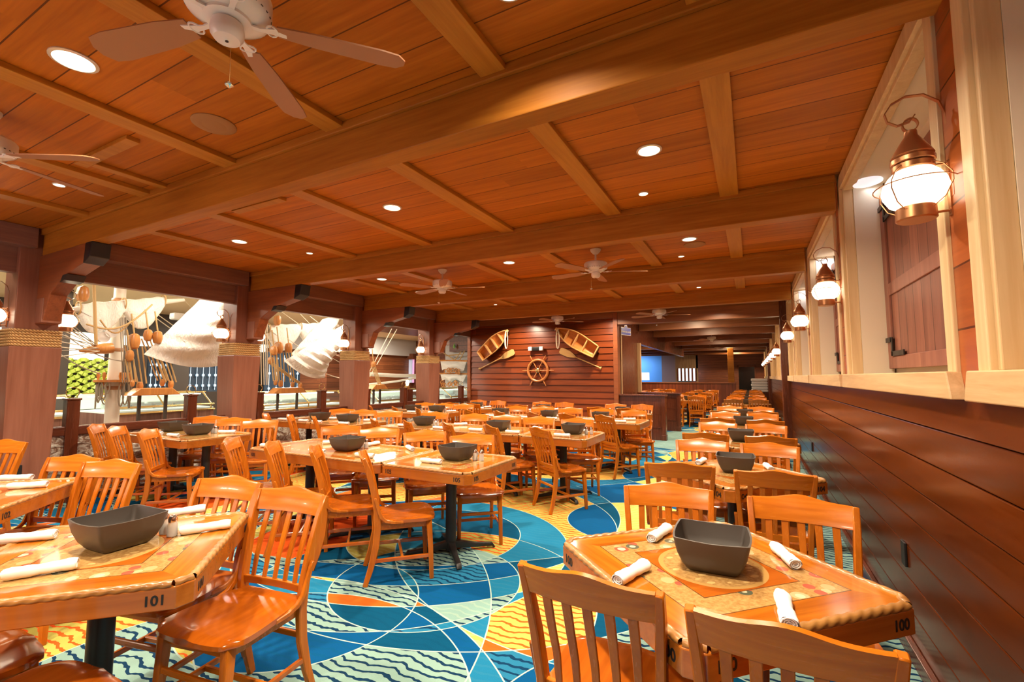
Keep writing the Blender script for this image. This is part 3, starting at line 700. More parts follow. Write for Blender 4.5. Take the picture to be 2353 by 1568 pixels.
# ------------------------------------------------------------------ chair
def chair_parts():
    """facing +y; list of (name, material, MB, bevel, sub)"""
    P = []
    # seat: saddle, wide at the front
    def seatpt(u, v, top=True):
        y = -.205+.425*v; wd = .185+.045*math.sin(min(1, v*1.25)*pi/2)
        x = (u*2-1)
        corner = 1-max(0, (v-.80)/.20)**2.4*.16*abs(x)**6 - max(0, (.10-v)/.10)**2*.05
        y2 = y-(.030*abs(x)**3 if v > .5 else 0)*((v-.5)*2)
        xx = x*wd*corner
        z = .452
        if top:
            z -= .014*math.sin(pi*min(1, max(0, v*1.05)))*(1-abs(x)**2)**.5 if abs(x) < 1 else 0
            z += .007*math.exp(-(x/.12)**2)*v**2
            z -= .012*max(0, (v-.88)/.12)**2+ .006*max(0, (abs(x)-.9)/.1)**2
        else: z = .420+.004*abs(x)
        return (xx, y2, z)
    nu, nv = 17, 15; s = B(); s.grid(lambda u, v: seatpt(u, v), nu, nv)
    n0 = len(s.v); s.grid(lambda u, v: seatpt(u, v, False), nu, nv)
    bd = [j for j in range(nu)]+[k*nu+nu-1 for k in range(1, nv)]+[(nv-1)*nu+j for j in reversed(range(nu-1))]+[k*nu for k in reversed(range(1, nv-1))]
    m = len(bd); s.f += [(bd[i], bd[(i+1) % m], n0+bd[(i+1) % m], n0+bd[i]) for i in range(m)]
    P.append(('seat', 'chairseat', s, 0, 50))
    a = B().box(-.165, .165, .150, .168, .372, .425).box(-.165, .165, -.195, -.178, .372, .425)
    a.box(-.178, -.162, -.19, .16, .372, .425).box(.162, .178, -.19, .16, .372, .425)
    P.append(('apron', 'chairX', a, .002, 35))
    for sx in (-1, 1):
        P.append(('leg', 'chair', B().sweep([(sx*.186, .190, 0), (sx*.182, .180, .22), (sx*.176, .165, .424)], [.028, .034, .040], [.030, .036, .042]), .005, 35))
        pts = [(sx*.190, -.275, 0), (sx*.184, -.238, .12), (sx*.180, -.208, .26), (sx*.182, -.196, .40), (sx*.188, -.205, .52), (sx*.196, -.232, .66), (sx*.205, -.270, .80), (sx*.210, -.303, .889)]
        P.append(('back_post', 'chair', B().sweep(pts, [.026, .028, .030, .030, .030, .029, .028, .026], [.034, .040, .046, .048, .046, .044, .038, .026]), .004, 35))
        b = B(); pts = [(sx*.212, -.02, .428), (sx*.212, -.09, .430), (sx*.212, -.14, .442), (sx*.212, -.175, .474), (sx*.213, -.196, .53), (sx*.216, -.212, .585), (sx*.218, -.220, .61)]
        b.sweep(pts, .018, [.020, .022, .024, .024, .022, .020, .016]); P.append(('brace', 'chair', b, .003, 35))
        P.append(('stretcher', 'chairseat', B().sweep([(sx*.184, -.222, .165), (sx*.183, .182, .165)], .018, .026), .003, 35))
    P.append(('stretcher', 'chairX', B().box(-.18, .18, -.03, -.012, .155, .178), .003, 35))
    P.append(('stretcher', 'chairX', B().box(-.168, .168, .172, .188, .262, .288), .003, 35))
    P.append(('stretcher', 'chairX', B().box(-.168, .168, -.218, -.202, .262, .288), .003, 35))
    # crest rail, curved in plan, humped on top
    nu = 17
    def cy(x): return -.022*(1-(x/.2)**2)
    c = B(); vs = []
    for i in range(nu):
        x = -.200+.400*i/(nu-1); hump = .022*math.exp(-(x/.085)**2)+.004
        zt = .888+hump; zb = .798-.004*(1-(x/.2)**2)*0
        for (dy, z) in ((.011, zb), (.011, zt-.006), (.002, zt), (-.010, zt-.006), (-.011, zb)):
            vs.append((x, -.274-(z-.80)*.37+cy(x)+dy, z))
    f = []
    for i in range(nu-1): f += [(i*5+k, i*5+(k+1) % 5, (i+1)*5+(k+1) % 5, (i+1)*5+k) for k in range(5)]
    f += [(4, 3, 2, 1, 0), tuple((nu-1)*5+k for k in range(5))]
    c.add(vs, f); P.append(('crest_rail', 'chairX', c, 0, 50))
    l = B(); pts = [(x, -.196+cy(x)*.7, .486) for x in (-.18, -.12, -.06, 0, .06, .12, .18)]
    l.sweep(pts, .018, .034, (0, 1, 0)); P.append(('lower_rail', 'chairX', l, .002, 35))
    for k in range(5):
        x = (k-2)*.064; x2 = (k-2)*.066
        s = B(); s.sweep([(x, -.197+cy(x)*.7, .50), (x, -.212+cy(x)*.9, .60), (x2, -.242+cy(x), .70), (x2, -.276+cy(x), .805)], [.022, .025, .028, .030], .011)
        P.append(('slat', 'chair', s, .002, 35))
    return P
CP = chair_parts()
def chair_proto():
    e = empty('dining_chair', 'x', 'chair')
    for nm, mt, mb, bv, ang in CP: mb.build(nm, M[mt], e, bevel=bv, seg=2 if bv >= .005 else 1, ang=ang)
    return e
def chair_simple():
    mb = B()
    for nm, mt, m_, bv, ang in CP: mb.merge(m_)
    o = mb.build('dining_chair', M['chair']); tag(o, 'x', 'chair'); return o
def crest(x, y, ang, far):
    """origin and rotation of a chair whose crest midpoint is x, y and whose crest runs at ang degrees; far: it faces the camera"""
    th = radians(ang+(180 if far else 0)); return (x-.290*sin(th), y+.290*cos(th), 0), th
CH = chair_proto(); CS = chair_simple(); uc = set(); us = set()
def chair(x, y, ang, far, label, group, small=False):
    loc, th = crest(x, y, ang, far)
    return place(CS if small else CH, us if small else uc, loc, th, label, group)

# ------------------------------------------------------------------ tables
TMAT = {}
def table_proto(hx, hy, nrep, peds, nums=None):
    key = (hx, hy, nrep)
    if key not in TMAT: TMAT[key] = tabletop(hx, hy, nrep)
    e = empty('dining_table', 'x', 'table')
    c = .045
    poly = [(-hx+c, -hy), (hx-c, -hy), (hx, -hy+c), (hx, hy-c), (hx-c, hy), (-hx+c, hy), (-hx, hy-c), (-hx, -hy+c)]
    B().prism(poly, .672, .748).build('edge_band', M['tedge'], e, bevel=.004, smooth=False)
    q = .020; ins = [(a*(1-q/hx), b*(1-q/hy)) for a, b in poly]
    B().prism(ins, .748, .760).build('tabletop', TMAT[key], e, smooth=False)
    rp = B(); i2 = [(a*(1-.014/hx), b*(1-.014/hy)) for a, b in poly]
    for k in range(8):
        p, r = Vector((*i2[k], .754)), Vector((*i2[(k+1) % 8], .754)); d = (r-p); L = d.length; d.normalize(); w = d.cross(Vector((0, 0, 1)))
        n = max(3, int(L/.006)); 
        for j in range(n+1):
            s_ = L*j/n; q0 = p+d*s_
            for m_ in range(12):
                a = 2*pi*m_/12; rr = .0108*(1+.30*abs(sin((a*3-s_*2*pi/.045)/2)))
                rp.v.append(tuple(q0+w*cos(a)*rr*1.25+Vector((0, 0, sin(a)*rr))))
        b0 = len(rp.v)-(n+1)*12
        rp.f += [(b0+j*12+m_, b0+j*12+(m_+1) % 12, b0+(j+1)*12+(m_+1) % 12, b0+(j+1)*12+m_) for j in range(n) for m_ in range(12)]
    rp.build('rope_edge', M['ropeedge'], e, ang=80)
    for (px, py, rot) in peds:
        pd = B().lathe([(.045, .03), (.045, .655), (.10, .662), (.12, .672)], 20, (px, py, 0)).build('pedestal', M['black'], e)
        for k in range(4):
            q = rot+k*pi/2; L = min(hx, hy)*.92
            B().sweep([(px, py, .075), (px+.10*cos(q), py+.10*sin(q), .062), (px+L*.55*cos(q), py+L*.55*sin(q), .045), (px+(L-.02)*cos(q), py+(L-.02)*sin(q), .034), (px+L*cos(q), py+L*sin(q), .008)], [.06, .052, .042, .040, .04], [.06, .05, .034, .026, .016], (-sin(q), cos(q), 0)).build('foot', M['black'], pd, bevel=.004)
    if nums:
        for k in range(4):
            q = k*pi/2; hw, hh = (hx, hy) if k % 2 == 0 else (hy, hx)
            for s in (-1, 1):
                lx, ly = s*(hw-.105), -hh-.0008
                text(nums, .046, e, (lx*cos(q)-ly*sin(q), lx*sin(q)+ly*cos(q), .708), (pi/2, 0, q), M['navytxt'], .0006, 'table_number')
    return e
SQ = .435
usT = set()
TP = {None: table_proto(SQ, SQ, 1, [(0, 0, pi/4)])}
def square(x, y, rz, label, group=None, num=None):
    if num:
        t = table_proto(SQ, SQ, 1, [(0, 0, pi/4)], num); t.location = (x, y, 0); t.rotation_euler = (0, 0, rz); tag(t, label, 'table', group); return t
    return place(TP[None], usT, (x, y, 0), rz, label, group)

# ------------------------------------------------------------------ table ware
def bowl_proto():
    e = empty('serving_bowl', 'x', 'bowl')
    def ringp(h, z, rc, bul=0, n=5):
        pts = []
        for sx, sy, a0 in ((1, 1, 0), (-1, 1, 90), (-1, -1, 180), (1, -1, 270)):
            for q in range(n):
                a = radians(a0+q*90/(n-1)); pts.append((sx*(h-rc)+rc*cos(a), sy*(h-rc)+rc*sin(a), z))
        out = []
        for i, p in enumerate(pts):
            out.append(p)
            if i % n == n-1:
                nx = pts[(i+1) % len(pts)]
                for t in (.25, .5, .75):
                    x, y = p[0]*(1-t)+nx[0]*t, p[1]*(1-t)+nx[1]*t; d = hypot(x, y); b = bul*sin(pi*t)
                    dx, dy = (1 if abs(x) > abs(y) else 0), (1 if abs(y) > abs(x) else 0)
                    out.append((x+dx*b*math.copysign(1, x), y+dy*b*math.copysign(1, y), z-.004*sin(pi*t)*(1 if z > .1 else 0)))
        return out
    lv = [(.072, 0, .01, 0), (.082, .004, .012, .002), (.100, .030, .014, .004), (.116, .070, .016, .006), (.127, .122, .018, .008), (.1275, .125, .018, .008), (.121, .125, .016, .008), (.110, .070, .014, .005), (.094, .030, .012, .003), (.07, .010, .01, 0)]
    vs = []; 
    for h, z, rc, bl in lv: vs += ringp(h, z, rc, bl)
    n = len(vs)//len(lv); f = [(i*n+k, i*n+(k+1) % n, (i+1)*n+(k+1) % n, (i+1)*n+k) for i in range(len(lv)-1) for k in range(n)]
    f += [tuple(range(n))[::-1], tuple((len(lv)-1)*n+k for k in range(n))]
    o = B().add(vs, f).build('serving_bowl', M['bowl'], None, ang=50); bpy.data.objects.remove(e); tag(o, 'x', 'bowl'); return o
BP = bowl_proto(); ub = set()
def napkin_proto():
    L = .19; n = 22; b = B(); vs = []
    nr = 15
    for j in range(nr):
        t = j/(nr-1); x = (t-.5)*L; r = .0205*(1+.08*sin(t*9)+.05*sin(t*23))*(1 if 0 < j < nr-1 else .97)
        for k in range(n):
            q = 2*pi*k/n; rr = r*(1+.035*sin(3*q+t*5))
            if -.5 < q-pi*.4 < .15: rr *= 1.06
            vs.append((x+.004*sin(q*2), rr*cos(q)*1.12, .0195+rr*sin(q)*.92))
    f = [(i*n+k, i*n+(k+1) % n, (i+1)*n+(k+1) % n, (i+1)*n+k) for i in range(nr-1) for k in range(n)]
    b.add(vs, f)
    for s in (-1, 1):   # rolled ends
        sp = []
        for k in range(26):
            q = k*.62; r = .020*(1-k/30); sp.append((s*L/2-s*.001*k*.25, r*cos(q)*1.1, .0195+r*sin(q)*.9))
        b.sweep(sp, .006, .0022, (1, 0, 0))
        b.add([(s*(L/2-.012), .019*cos(2*pi*k/12)*1.1, .0195+.018*sin(2*pi*k/12)) for k in range(12)], [tuple(range(12))])
    o = b.build('rolled_napkin', M['linen'], ang=60); tag(o, 'x', 'napkin'); return o
NP = napkin_proto(); un = set()
def shaker_proto():
    e = empty('salt_shaker', 'x', 'shaker')
    B().lathe([(.018, 0), (.021, .004), (.019, .045), (.016, .062), (.0165, .066)], 12).build('jar', M['glass'], e)
    B().lathe([(.0175, .064), (.0180, .076), (.013, .088), (.006, .092), (0, .0925)], 12).build('lid', M['chrome'], e)
    B().lathe([(.015, .003), (.017, .006), (.0155, .04), (0, .04)], 10).build('contents', M['ivory'], e)
    return e
SP = shaker_proto(); ush = set()
TZ = .7605
sidew = {-1: 'camera-facing', 1: 'far'}
def setting(name, bowls=(), naps=(), shakers=True):
    for i, (x, y, r) in enumerate(bowls):
        nm = '' if len(bowls) == 1 else ordn[i]+' '
        place(BP, ub, (x, y, TZ), radians(r), f'{nm}square flared charcoal bowl on {name}', 'charcoal bowls')
        if shakers:
            ox, oy = next(((a, b) for a, b in ((.05, .165), (-.06, .165), (.19, .03), (-.19, .03), (.05, -.17)) if all(hypot(x+a-p, y+b-q) > .135 for p, q, _ in naps)), (.05, .165))
            for s, w_ in ((-1, 'salt'), (1, 'pepper')):
                place(SP, ush, (x+s*.032+ox, y+oy, TZ), 0, f'chrome-topped {w_} shaker behind the {nm}bowl on {name}', 'shakers')
    for i, (x, y, r) in enumerate(naps):
        place(NP, un, (x, y, TZ), radians(r), f'{ordn[i]} rolled white napkin on {name}', 'rolled napkins')

# wall-side column of cornerwise tables
RCOL = [1.93, 3.86, 5.72, 7.60, 9.22]
tn = ['foremost', 'second', 'third', 'fourth', 'fifth']
for k, y in enumerate(RCOL):
    nm = f'the {tn[k]} wall-side table'
    x = -.16 if k == 0 else -.15
    lab = ['rope-edged square table set cornerwise by the plank wall, fully visible with shell inlay', 'second cornerwise rope-edged table along the plank wall', 'third cornerwise rope-edged table along the plank wall', 'fourth cornerwise rope-edged table along the plank wall', 'fifth cornerwise rope-edged table along the plank wall'][k]
    square(x, y, pi/4, lab, 'wall-side tables', {0: '100', 1: '104'}.get(k))
    if k == 0:
        cs = [(-.45, 1.34, -2, 0), (.05, 1.29, -1, 0), (-.41, 2.54, 13, 1), (.18, 2.55, 0, 1)]
    elif k == 1: cs = [(-.45, 3.27, 8, 0), (.10, 3.25, 3, 0), (-.42, 4.50, 4, 1), (.11, 4.49, -2, 1)]
    else: cs = [(-.44, y-.61, 3, 0), (.14, y-.61, -2, 0), (-.40, y+.62, 2, 1), (.13, y+.60, -3, 1)]
    for (cx, cy, a, f) in cs:
        w_ = 'aisle' if cx < -.2 else 'wall'
        chair(cx, cy, a, f, f'slat-back wooden chair on the {sidew[1 if f else -1]} {w_} corner of {nm}', 'wooden slat-back chairs')
    if k == 0: setting(nm, [(-.155, 1.93, 2)], [(-.385, 2.16, 78), (.09, 2.12, 108), (-.40, 1.69, 72), (.065, 1.64, 93)])
    else: setting(nm, [(x+.02, y+.02, 2)], [(x-.24, y+.25, 80), (x+.24, y+.22, 100), (x-.24, y-.25, 85), (x+.22, y-.27, 95)] if k < 4 else [])
# front row: cornerwise tables
for nm, x, y, num, lab, cs, bw, nps in (
    ('the foremost aisle table', -2.37, .95, '101', 'rope-edged square table set cornerwise in the corner by the camera, glossy shell inlay',
        [(-2.08, 1.575, 8, 1, 'aisle'), (-2.61, 1.58, 12, 1, 'inner'), (-2.03, .33, 3, 0, 'aisle'), (-2.58, .30, -2, 0, 'inner')], [(-2.40, 1.0, 3)], [(-2.62, 1.36, 62), (-2.25, 1.27, 58), (-2.29, .73, 60), (-2.80, .84, 48)]),
    ('the inner front table', -4.20, .93, '102', 'rope-edged square table set cornerwise behind the aisle table, cut by the photo edge',
        [(-3.84, 1.53, 20, 1, 'aisle'), (-4.31, 1.50, 20, 1, 'inner')], [], [(-4.12, 1.22, 45), (-4.50, 1.27, 35)]),
    ('the third front table', -6.05, .93, None, 'cornerwise square table by the first column, mostly outside the photo',
        [(-5.92, 1.56, 27, 1, 'aisle'), (-6.46, 1.50, 20, 1, 'inner')], [], [])):
    square(x, y, pi/4, lab, 'front tables', num)
    for cx, cy, a, f, w_ in cs: chair(cx, cy, a, f, f'slat-back wooden chair on the {sidew[1 if f else -1]} {w_} corner of {nm}', 'wooden slat-back chairs')
    setting(nm, bw, nps)
# long rows
def rowtable(x0, x1, y, label, group, num=None, n=None):
    hx = (x1-x0)/2; n = n or max(1, round(2*hx/.87)); hy = .41
    peds = [(0, 0, pi/4)] if n == 1 else [(-hx+hx/n*(2*i+1), 0, pi/4) for i in range(n)]
    t = table_proto(round(hx, 3), hy, n, peds, num); t.location = ((x0+x1)/2, y, 0); tag(t, label, 'table', group); return t
def row(name, y, segs, near, far, bowls, naps, an, af, num=None, small=False, rgroup='long table rows'):
    for i, (a, b) in enumerate(segs):
        rowtable(a+.004, b-.004, y, f'{ordn[len(segs)-1-i]} rope-edged table from the aisle in {name}', rgroup, num)
    for i, x in enumerate(near): 
        chair(x, y-.66+random.uniform(-.02, .02), an+random.uniform(-4, 4), 0, f'camera-side slat chair at {name}, {ordn[len(near)-1-i]} from the aisle', 'wooden slat-back chairs', small)
    for i, x in enumerate(far):
        chair(x, y+(.605 if af > 30 else .575)+random.uniform(-.02, .02), af+random.uniform(-3, 3), 1, f'far-side slat chair at {name}, {ordn[len(far)-1-i]} from the aisle', 'wooden slat-back chairs', small)
    setting(name, bowls, naps)
row('the first long row', 3.28, [(-4.47, -2.74), (-2.73, -1.85)], [-4.28, -3.71, -3.16, -2.60], [-4.26, -3.68, -3.05, -2.46],
    [(-3.50, 3.26, 3), (-2.27, 3.34, -4)], [(-4.32, 3.0, 3), (-3.62, 3.01, 2), (-3.05, 3.04, 4), (-2.36, 3.09, 2), (-2.97, 3.55, -35), (-2.28, 3.60, -38), (-3.50, 3.58, 85), (-3.98, 3.50, 60)], -45, 43, '105')
row('the first row by the rail', 3.27, [(-7.02, -6.16), (-6.15, -5.58)], [-6.95, -6.46, -5.80], [-6.90, -6.32, -5.76],
    [(-6.75, 3.33, 5), (-6.08, 3.28, 3)], [(-6.10, 3.02, 4), (-6.50, 3.04, 2), (-5.88, 3.52, 35), (-6.44, 3.56, 45)], -42, 43)
row('the second long row', 5.40, [(-4.78, -3.91), (-3.90, -2.54), (-2.53, -1.67)], [-4.58, -4.02, -3.38, -2.74, -2.12], [-4.50, -3.76, -3.22, -2.68, -2.12],
    [(-4.30, 5.45, 4), (-3.02, 5.40, 2), (-2.0, 5.50, 3)], [(-4.42, 5.14, 2), (-3.78, 5.12, 3), (-3.22, 5.15, 2), (-2.68, 5.16, 1), (-2.02, 5.16, 2), (-3.80, 5.66, 40), (-3.17, 5.68, 10), (-2.58, 5.70, -30), (-1.98, 5.68, 20), (-4.33, 5.66, 50)], -36, 26)
row('the second row by the rail', 5.25, [(-7.0, -6.05), (-6.04, -5.18)], [-6.70, -6.14, -5.58], [-6.42, -5.92, -5.36],
    [(-6.28, 5.25, 3), (-5.62, 5.22, 2)], [(-6.30, 4.96, 2), (-5.98, 4.95, 3), (-5.42, 4.97, 2), (-6.2, 5.5, 50), (-5.45, 5.52, 60), (-6.8, 4.96, 2)], -42, 35)
row('the third long row', 7.38, [(-4.55, -3.54), (-3.53, -2.38), (-2.37, -1.50)], [-4.35, -3.75, -3.12, -2.55, -1.96], [-4.05, -3.50, -2.95, -2.35, -1.80],
    [(-4.15, 7.5, 3), (-3.15, 7.45, 2), (-2.25, 7.5, 3)], [(-4.15, 7.15, 3), (-3.48, 7.16, 2), (-2.98, 7.15, 2), (-2.35, 7.15, 3), (-1.84, 7.16, 1), (-1.80, 7.62, 20), (-3.0, 7.66, 30)], -38, 26)
row('the third row by the rail', 7.45, [(-7.0, -6.15), (-6.14, -5.28)], [-6.65, -6.05, -5.50], [-6.30, -5.80, -5.32],
    [(-6.25, 7.55, 3), (-5.70, 7.62, 2)], [(-6.0, 7.2, 2), (-5.5, 7.22, 3), (-5.4, 7.7, 50)], -40, 26)
for x, y, w_ in ((-2.27, 8.97, 'nearest the aisle'), (-3.95, 8.96, 'in the middle'), (-5.62, 8.95, 'nearest the columns')):
    nm = f'the back cornerwise table {w_}'
    square(x, y, pi/4, f'small cornerwise table before the boat wall, {w_}', 'back tables')
    for dx, dy, a, f in ((-.28, -.58, 3, 0), (.28, -.59, -3, 0), (-.27, .59, 4, 1), (.27, .59, -3, 1)):
        chair(x+dx, y+dy, a, f, f'slat-back chair on the {sidew[1 if f else -1]} {"column" if dx < 0 else "aisle"} corner of {nm}', 'wooden slat-back chairs', True)
    setting(nm, [(x+.02, y, 2)], [(x-.22, y-.2, 10), (x+.2, y+.22, 70), (x+.24, y-.2, 20)])
# far room beyond the half walls: simple copies
k = 0
zone = ['by the window wall', 'in the middle aisle', 'by the beadboard side']
for ci, (cx, ys_) in enumerate(((-.15, (13.6, 15.6, 17.7, 19.8, 21.9)), (-1.75, (15.0, 18.0, 21.0)), (-3.6, (15.6, 18.6, 21.6)), (-5.6, (16.5, 19.8)))):
    for ri, y in enumerate(ys_):
        nm = f'the {ordn[ri]} passage table {zone[min(ci, 2)]}' + (', outermost' if ci == 3 else '')
        square(cx, y, pi/4 if ci < 1 else 0, nm[4:]+' with rope edge', 'passage tables')
        for dx, dy, a, f in ((-.28, -.60, 3, 0), (.28, -.60, -3, 0), (-.27, .58, 6, 1), (.27, .58, -5, 1)):
            if ci == 3 and f == 0: continue
            chair(cx+dx, y+dy, a+random.uniform(-6, 6), f, f'distant {"inner" if dx < 0 else "outer"} {sidew[1 if f else -1]} chair of {nm}', 'wooden slat-back chairs', True)
        place(BP, ub, (cx+.02, y, TZ), 0, f'dark bowl on {nm}', 'charcoal bowls')
        if ci < 3:
            for s in (-1, 1): place(NP, un, (cx+s*.24, y-.2, TZ), .2*s, f'rolled napkin {"inner" if s < 0 else "outer"} side on {nm}', 'rolled napkins')
# stack of folded linen on a stand at the far window side
e = empty('linen_stack', 'stack of white folded linens on a dark stand at the far end of the passage', 'linens', None, (.30, 23.6, 0))
B().box(-.35, .35, -.3, .3, 0, .78).build('stand', M['mahog'], e, smooth=False)
for i in range(5): B().box(-.33+.02*(i % 2), .33, -.25, .25, .79+i*.12, .90+i*.12).build('fold', M['linen'], e, bevel=.03)
# ------------------------------------------------------------------ buffet hall with the ship rigging
M['creamc'] = simple('cream ceiling', (.80, .62, .38), .8)
M['greyc'] = simple('pale plaster', (.62, .60, .58), .8)
M['umber'] = simple('dark umber wall', (.055, .040, .030), .5)
M['brown'] = wood('buffet hall boards', (.10, .03, .012), (.22, .07, .03), 1, .4, True, (2, .16, 0), 3, rand=.2)
ZK = 3.30; XK = -15.5
M['brown2'] = wood('buffet side boards', (.16, .045, .016), (.30, .10, .035), 1, .4, True, (2, .2, 0), 3, rand=.15)
struct(B().box(-16, -7.3, -2.2, 20, ZK, ZK+.1).build('ceiling_buffet', M['creamc'], smooth=False))
struct(B().box(XK-.1, XK, -2.2, 10.5, 0, 2.35).build('wall_buffet', M['umber'], smooth=False))
struct(B().box(XK-.1, XK+.1, 10.5, 18.5, 0, 2.5).build('wall_buffet_side', M['brown2'], smooth=False))
struct(B().box(XK-.1, XK+.3, 10.5, 18.5, 2.5, ZK).build('wall_buffet_side_head', M['greyc'], smooth=False))
struct(B().box(XK-.1, XK+.25, -2.2, 10.5, 2.62, ZK).build('wall_buffet_band', M['umber'], smooth=False))
M['cove'] = simple('lit cove', (.9, .95, .85), .5, 0, 1.3, (.92, 1, .86))
struct(B().box(XK-.1, XK+.02, -2.2, 10.5, 2.35, 2.62).build('trim_cove', M['cove'], smooth=False))
struct(B().box(-15.5, -7.22, 18.5, 18.6, 0, ZK).build('wall_buffet_end', M['brown'], smooth=False))
struct(B().box(-12.2, -7.25, 18.3, 18.5, 2.55, ZK).build('wall_buffet_head', M['greyc'], smooth=False))
# green woven wall, built as rows of bulging ribbons
M['lime'] = simple('lime woven panel', (.50, .62, .10), .5)
M['warmlit'] = simple('lit buffet niche', (.95, .92, .7), .5, 0, 2.2, (1, .96, .74))
g0 = at(120, 905, X=-14.2); g1 = at(243, 905, X=-14.2); zt = at(200, 826, X=-14.2).z; zb = .85
w = B(); rows = 12
for r in range(rows):
    z = zb+(zt-zb)*(r+.5)/rows; ph = (r % 2)*pi; n = 40
    pts = [(-14.15+.05*sin(t/n*14*pi+ph), g0.y+(g1.y-g0.y)*t/n, z+.035*sin(t/n*7*pi+ph)) for t in range(n+1)]
    w.sweep(pts, .03, (zt-zb)/rows*.95, (1, 0, 0))
o = w.build('woven_wall', M['lime']); tag(o, 'lime green woven ribbon wall seen through the first open bay', 'wall panel')
o = B().box(-14.6, -14.4, g0.y, g1.y, .8, zt+.02).build('woven_wall_backing', M['umber'], o, smooth=False)
n0 = at(165, 826, X=-14.3); n1 = at(243, 768, X=-14.3)
o = B().box(-14.5, -14.3, n0.y, n1.y, n0.z, n1.z).build('light_box', M['warmlit'], smooth=False); tag(o, 'glowing pale light box above the lime woven wall', 'light box')
# bead screens
M['beadpanel'] = simple('dark blue glass panel', (.03, .05, .08), .25)
M['beadlit'] = simple('pale blue bead', (.55, .75, .9), .4, 0, .7, (.6, .82, 1))  # beads are no lamps; a pale blue glow is built into them
def bead_screen(x0, x1, y0, y1, X, n, lb):
    n = n-1
    a = at(x0, y0, X=X); b = at(x1, y1, X=X)
    zt, zb = a.z, b.z
    e = empty('bead_screen', lb, 'bead screen', 'bead screens')
    B().box(X-.1, X-.04, a.y, b.y, zb-.05, zt+.1).build('panel', M['beadpanel'], e, smooth=False)
    s_ = B()
    for i in range(n):
        y = a.y+(b.y-a.y)*(i+.5)/n; s_.box(X-.006, X, y-.005, y+.005, zb, zt)
        for j in range(3):
            z = zt-.12-(zt-zb-.25)*j/2; s_.lathe([(0, -.045), (.034, -.025), (.034, .025), (0, .045)], 8, (X, y, z))
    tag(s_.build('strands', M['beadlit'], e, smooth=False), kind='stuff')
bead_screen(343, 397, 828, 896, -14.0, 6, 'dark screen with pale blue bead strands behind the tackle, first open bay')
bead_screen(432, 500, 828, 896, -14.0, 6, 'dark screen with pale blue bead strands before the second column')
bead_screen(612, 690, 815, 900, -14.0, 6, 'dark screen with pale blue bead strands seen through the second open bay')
a = at(398, 820, X=-13.6); b = at(432, 905, X=-13.6)
o = B().box(-13.9, -13.6, a.y, b.y, 0, 2.5).build('pier', M['umber'], smooth=False); tag(o, 'dark square pier between the two bead screens', 'pier')
a = at(112, 820, X=-12.6); b = at(152, 905, X=-12.6)
o = B().box(-12.9, -12.6, a.y, b.y, 0, ZK).build('pier', M['umber'], smooth=False); tag(o, 'dark tall pier beside the lime woven wall', 'pier')
a = at(752, 820, X=-12.5); b = at(790, 905, X=-12.5)
o = B().box(-12.8, -12.5, a.y, b.y+.5, 0, 2.2).build('boarded_pier', M['brown'], smooth=False); tag(o, 'red boarded pier beyond the big sail in the second bay', 'pier')

# display counters
M['steel'] = simple('steel pan', (.70, .74, .74), .25, .7)
M['bedglow'] = simple('lit counter bed', (.56, .66, .52), .5, 0, .3, (.86, 1, .92))  # glow added to bed and back panel stands in for lamp light
M['strip_l'] = simple('counter lamp strip', (1, 1, .9), .5, 0, 2.2, (1, .97, .80))
M['sneeze'] = simple('counter glass', (.9, 1, .96), .02, Transmission_Weight=.96, IOR=1.02, Alpha=.25)
M['cbase'] = wood('counter base boards', (.16, .07, .05), (.34, .18, .13), 2, .35, True, (1, .35, 0), 9, rand=.5)
def counter(X, y0, y1, zt, lb, npan, grp='food counters'):
    e = empty('food_counter', lb, 'food counter', grp)
    B().box(X-1.0, X+.12, y0, y1, 0, zt-.34).build('base', M['cbase'], e, smooth=False)
    B().box(X-.95, X+.1, y0, y1, zt-.34, zt-.31).build('bed', M['bedglow'], e, smooth=False)
    B().box(X-1.0, X-.97, y0, y1, zt-.3, zt+.0).build('back_panel', M['bedglow'], e, smooth=False)
    B().box(X-.75, X-.25, y0, y1, zt-.03, zt-.01).build('top_glass', M['sneeze'], e, smooth=False)
    gl = B(); gl.add([(X-.22, y0, zt-.02), (X-.22, y1, zt-.02), (X+.12, y1, zt-.25), (X+.12, y0, zt-.25)], [(0, 1, 2, 3)]); gl.build('front_glass', M['sneeze'], e, smooth=False, solid=.006)
    B().box(X-.6, X-.4, y0, y1, zt-.055, zt-.035).build('lamp_strip', M['strip_l'], e, smooth=False)
    b = B(); b.tube([(X-.22, y0, zt), (X-.22, y1, zt)], .018, 8); b.tube([(X+.12, y0, zt-.25), (X+.12, y1, zt-.25)], .020, 8); b.tube([(X+.15, y0, zt-.36), (X+.15, y1, zt-.36)], .022, 8)
    b.tube([(X-.80, y0, zt+.005), (X-.80, y1, zt+.005)], .012, 8)
    b.build('brass_rail', M['brass'], e)
    n = max(2, int((y1-y0)/1.3))
    for i in range(n+1):
        y = y0+.06+(y1-y0-.12)*i/n
        p = B(); p.tube([(X-.22, y, zt), (X+.12, y, zt-.25), (X+.12, y, zt-.36)], .015, 8); p.lathe([(0, -.02), (.028, 0), (0, .02)], 10, (X+.12, y, zt-.25)); p.build('brass_bracket', M['brass'], e)
    for i in range(npan):
        y = y0+.2+(y1-y0-.4)*(i+.5)/npan; h = .12
        o = B(); o.box(X-.62, X-.30, y-.15, y+.15, zt-.31, zt-.30); o.box(X-.64, X-.60, y-.16, y+.16, zt-.31, zt-.31+h); o.box(X-.32, X-.28, y-.16, y+.16, zt-.31, zt-.31+h*.6)
        o.box(X-.62, X-.30, y-.17, y-.15, zt-.31, zt-.31+h*.8); o.box(X-.62, X-.30, y+.15, y+.17, zt-.31, zt-.31+h*.8)
        q = o.build('food_pan', M['steel'], smooth=False); tag(q, 'steel food pan inside the '+lb.split(',')[0], 'food pan', 'food pans')
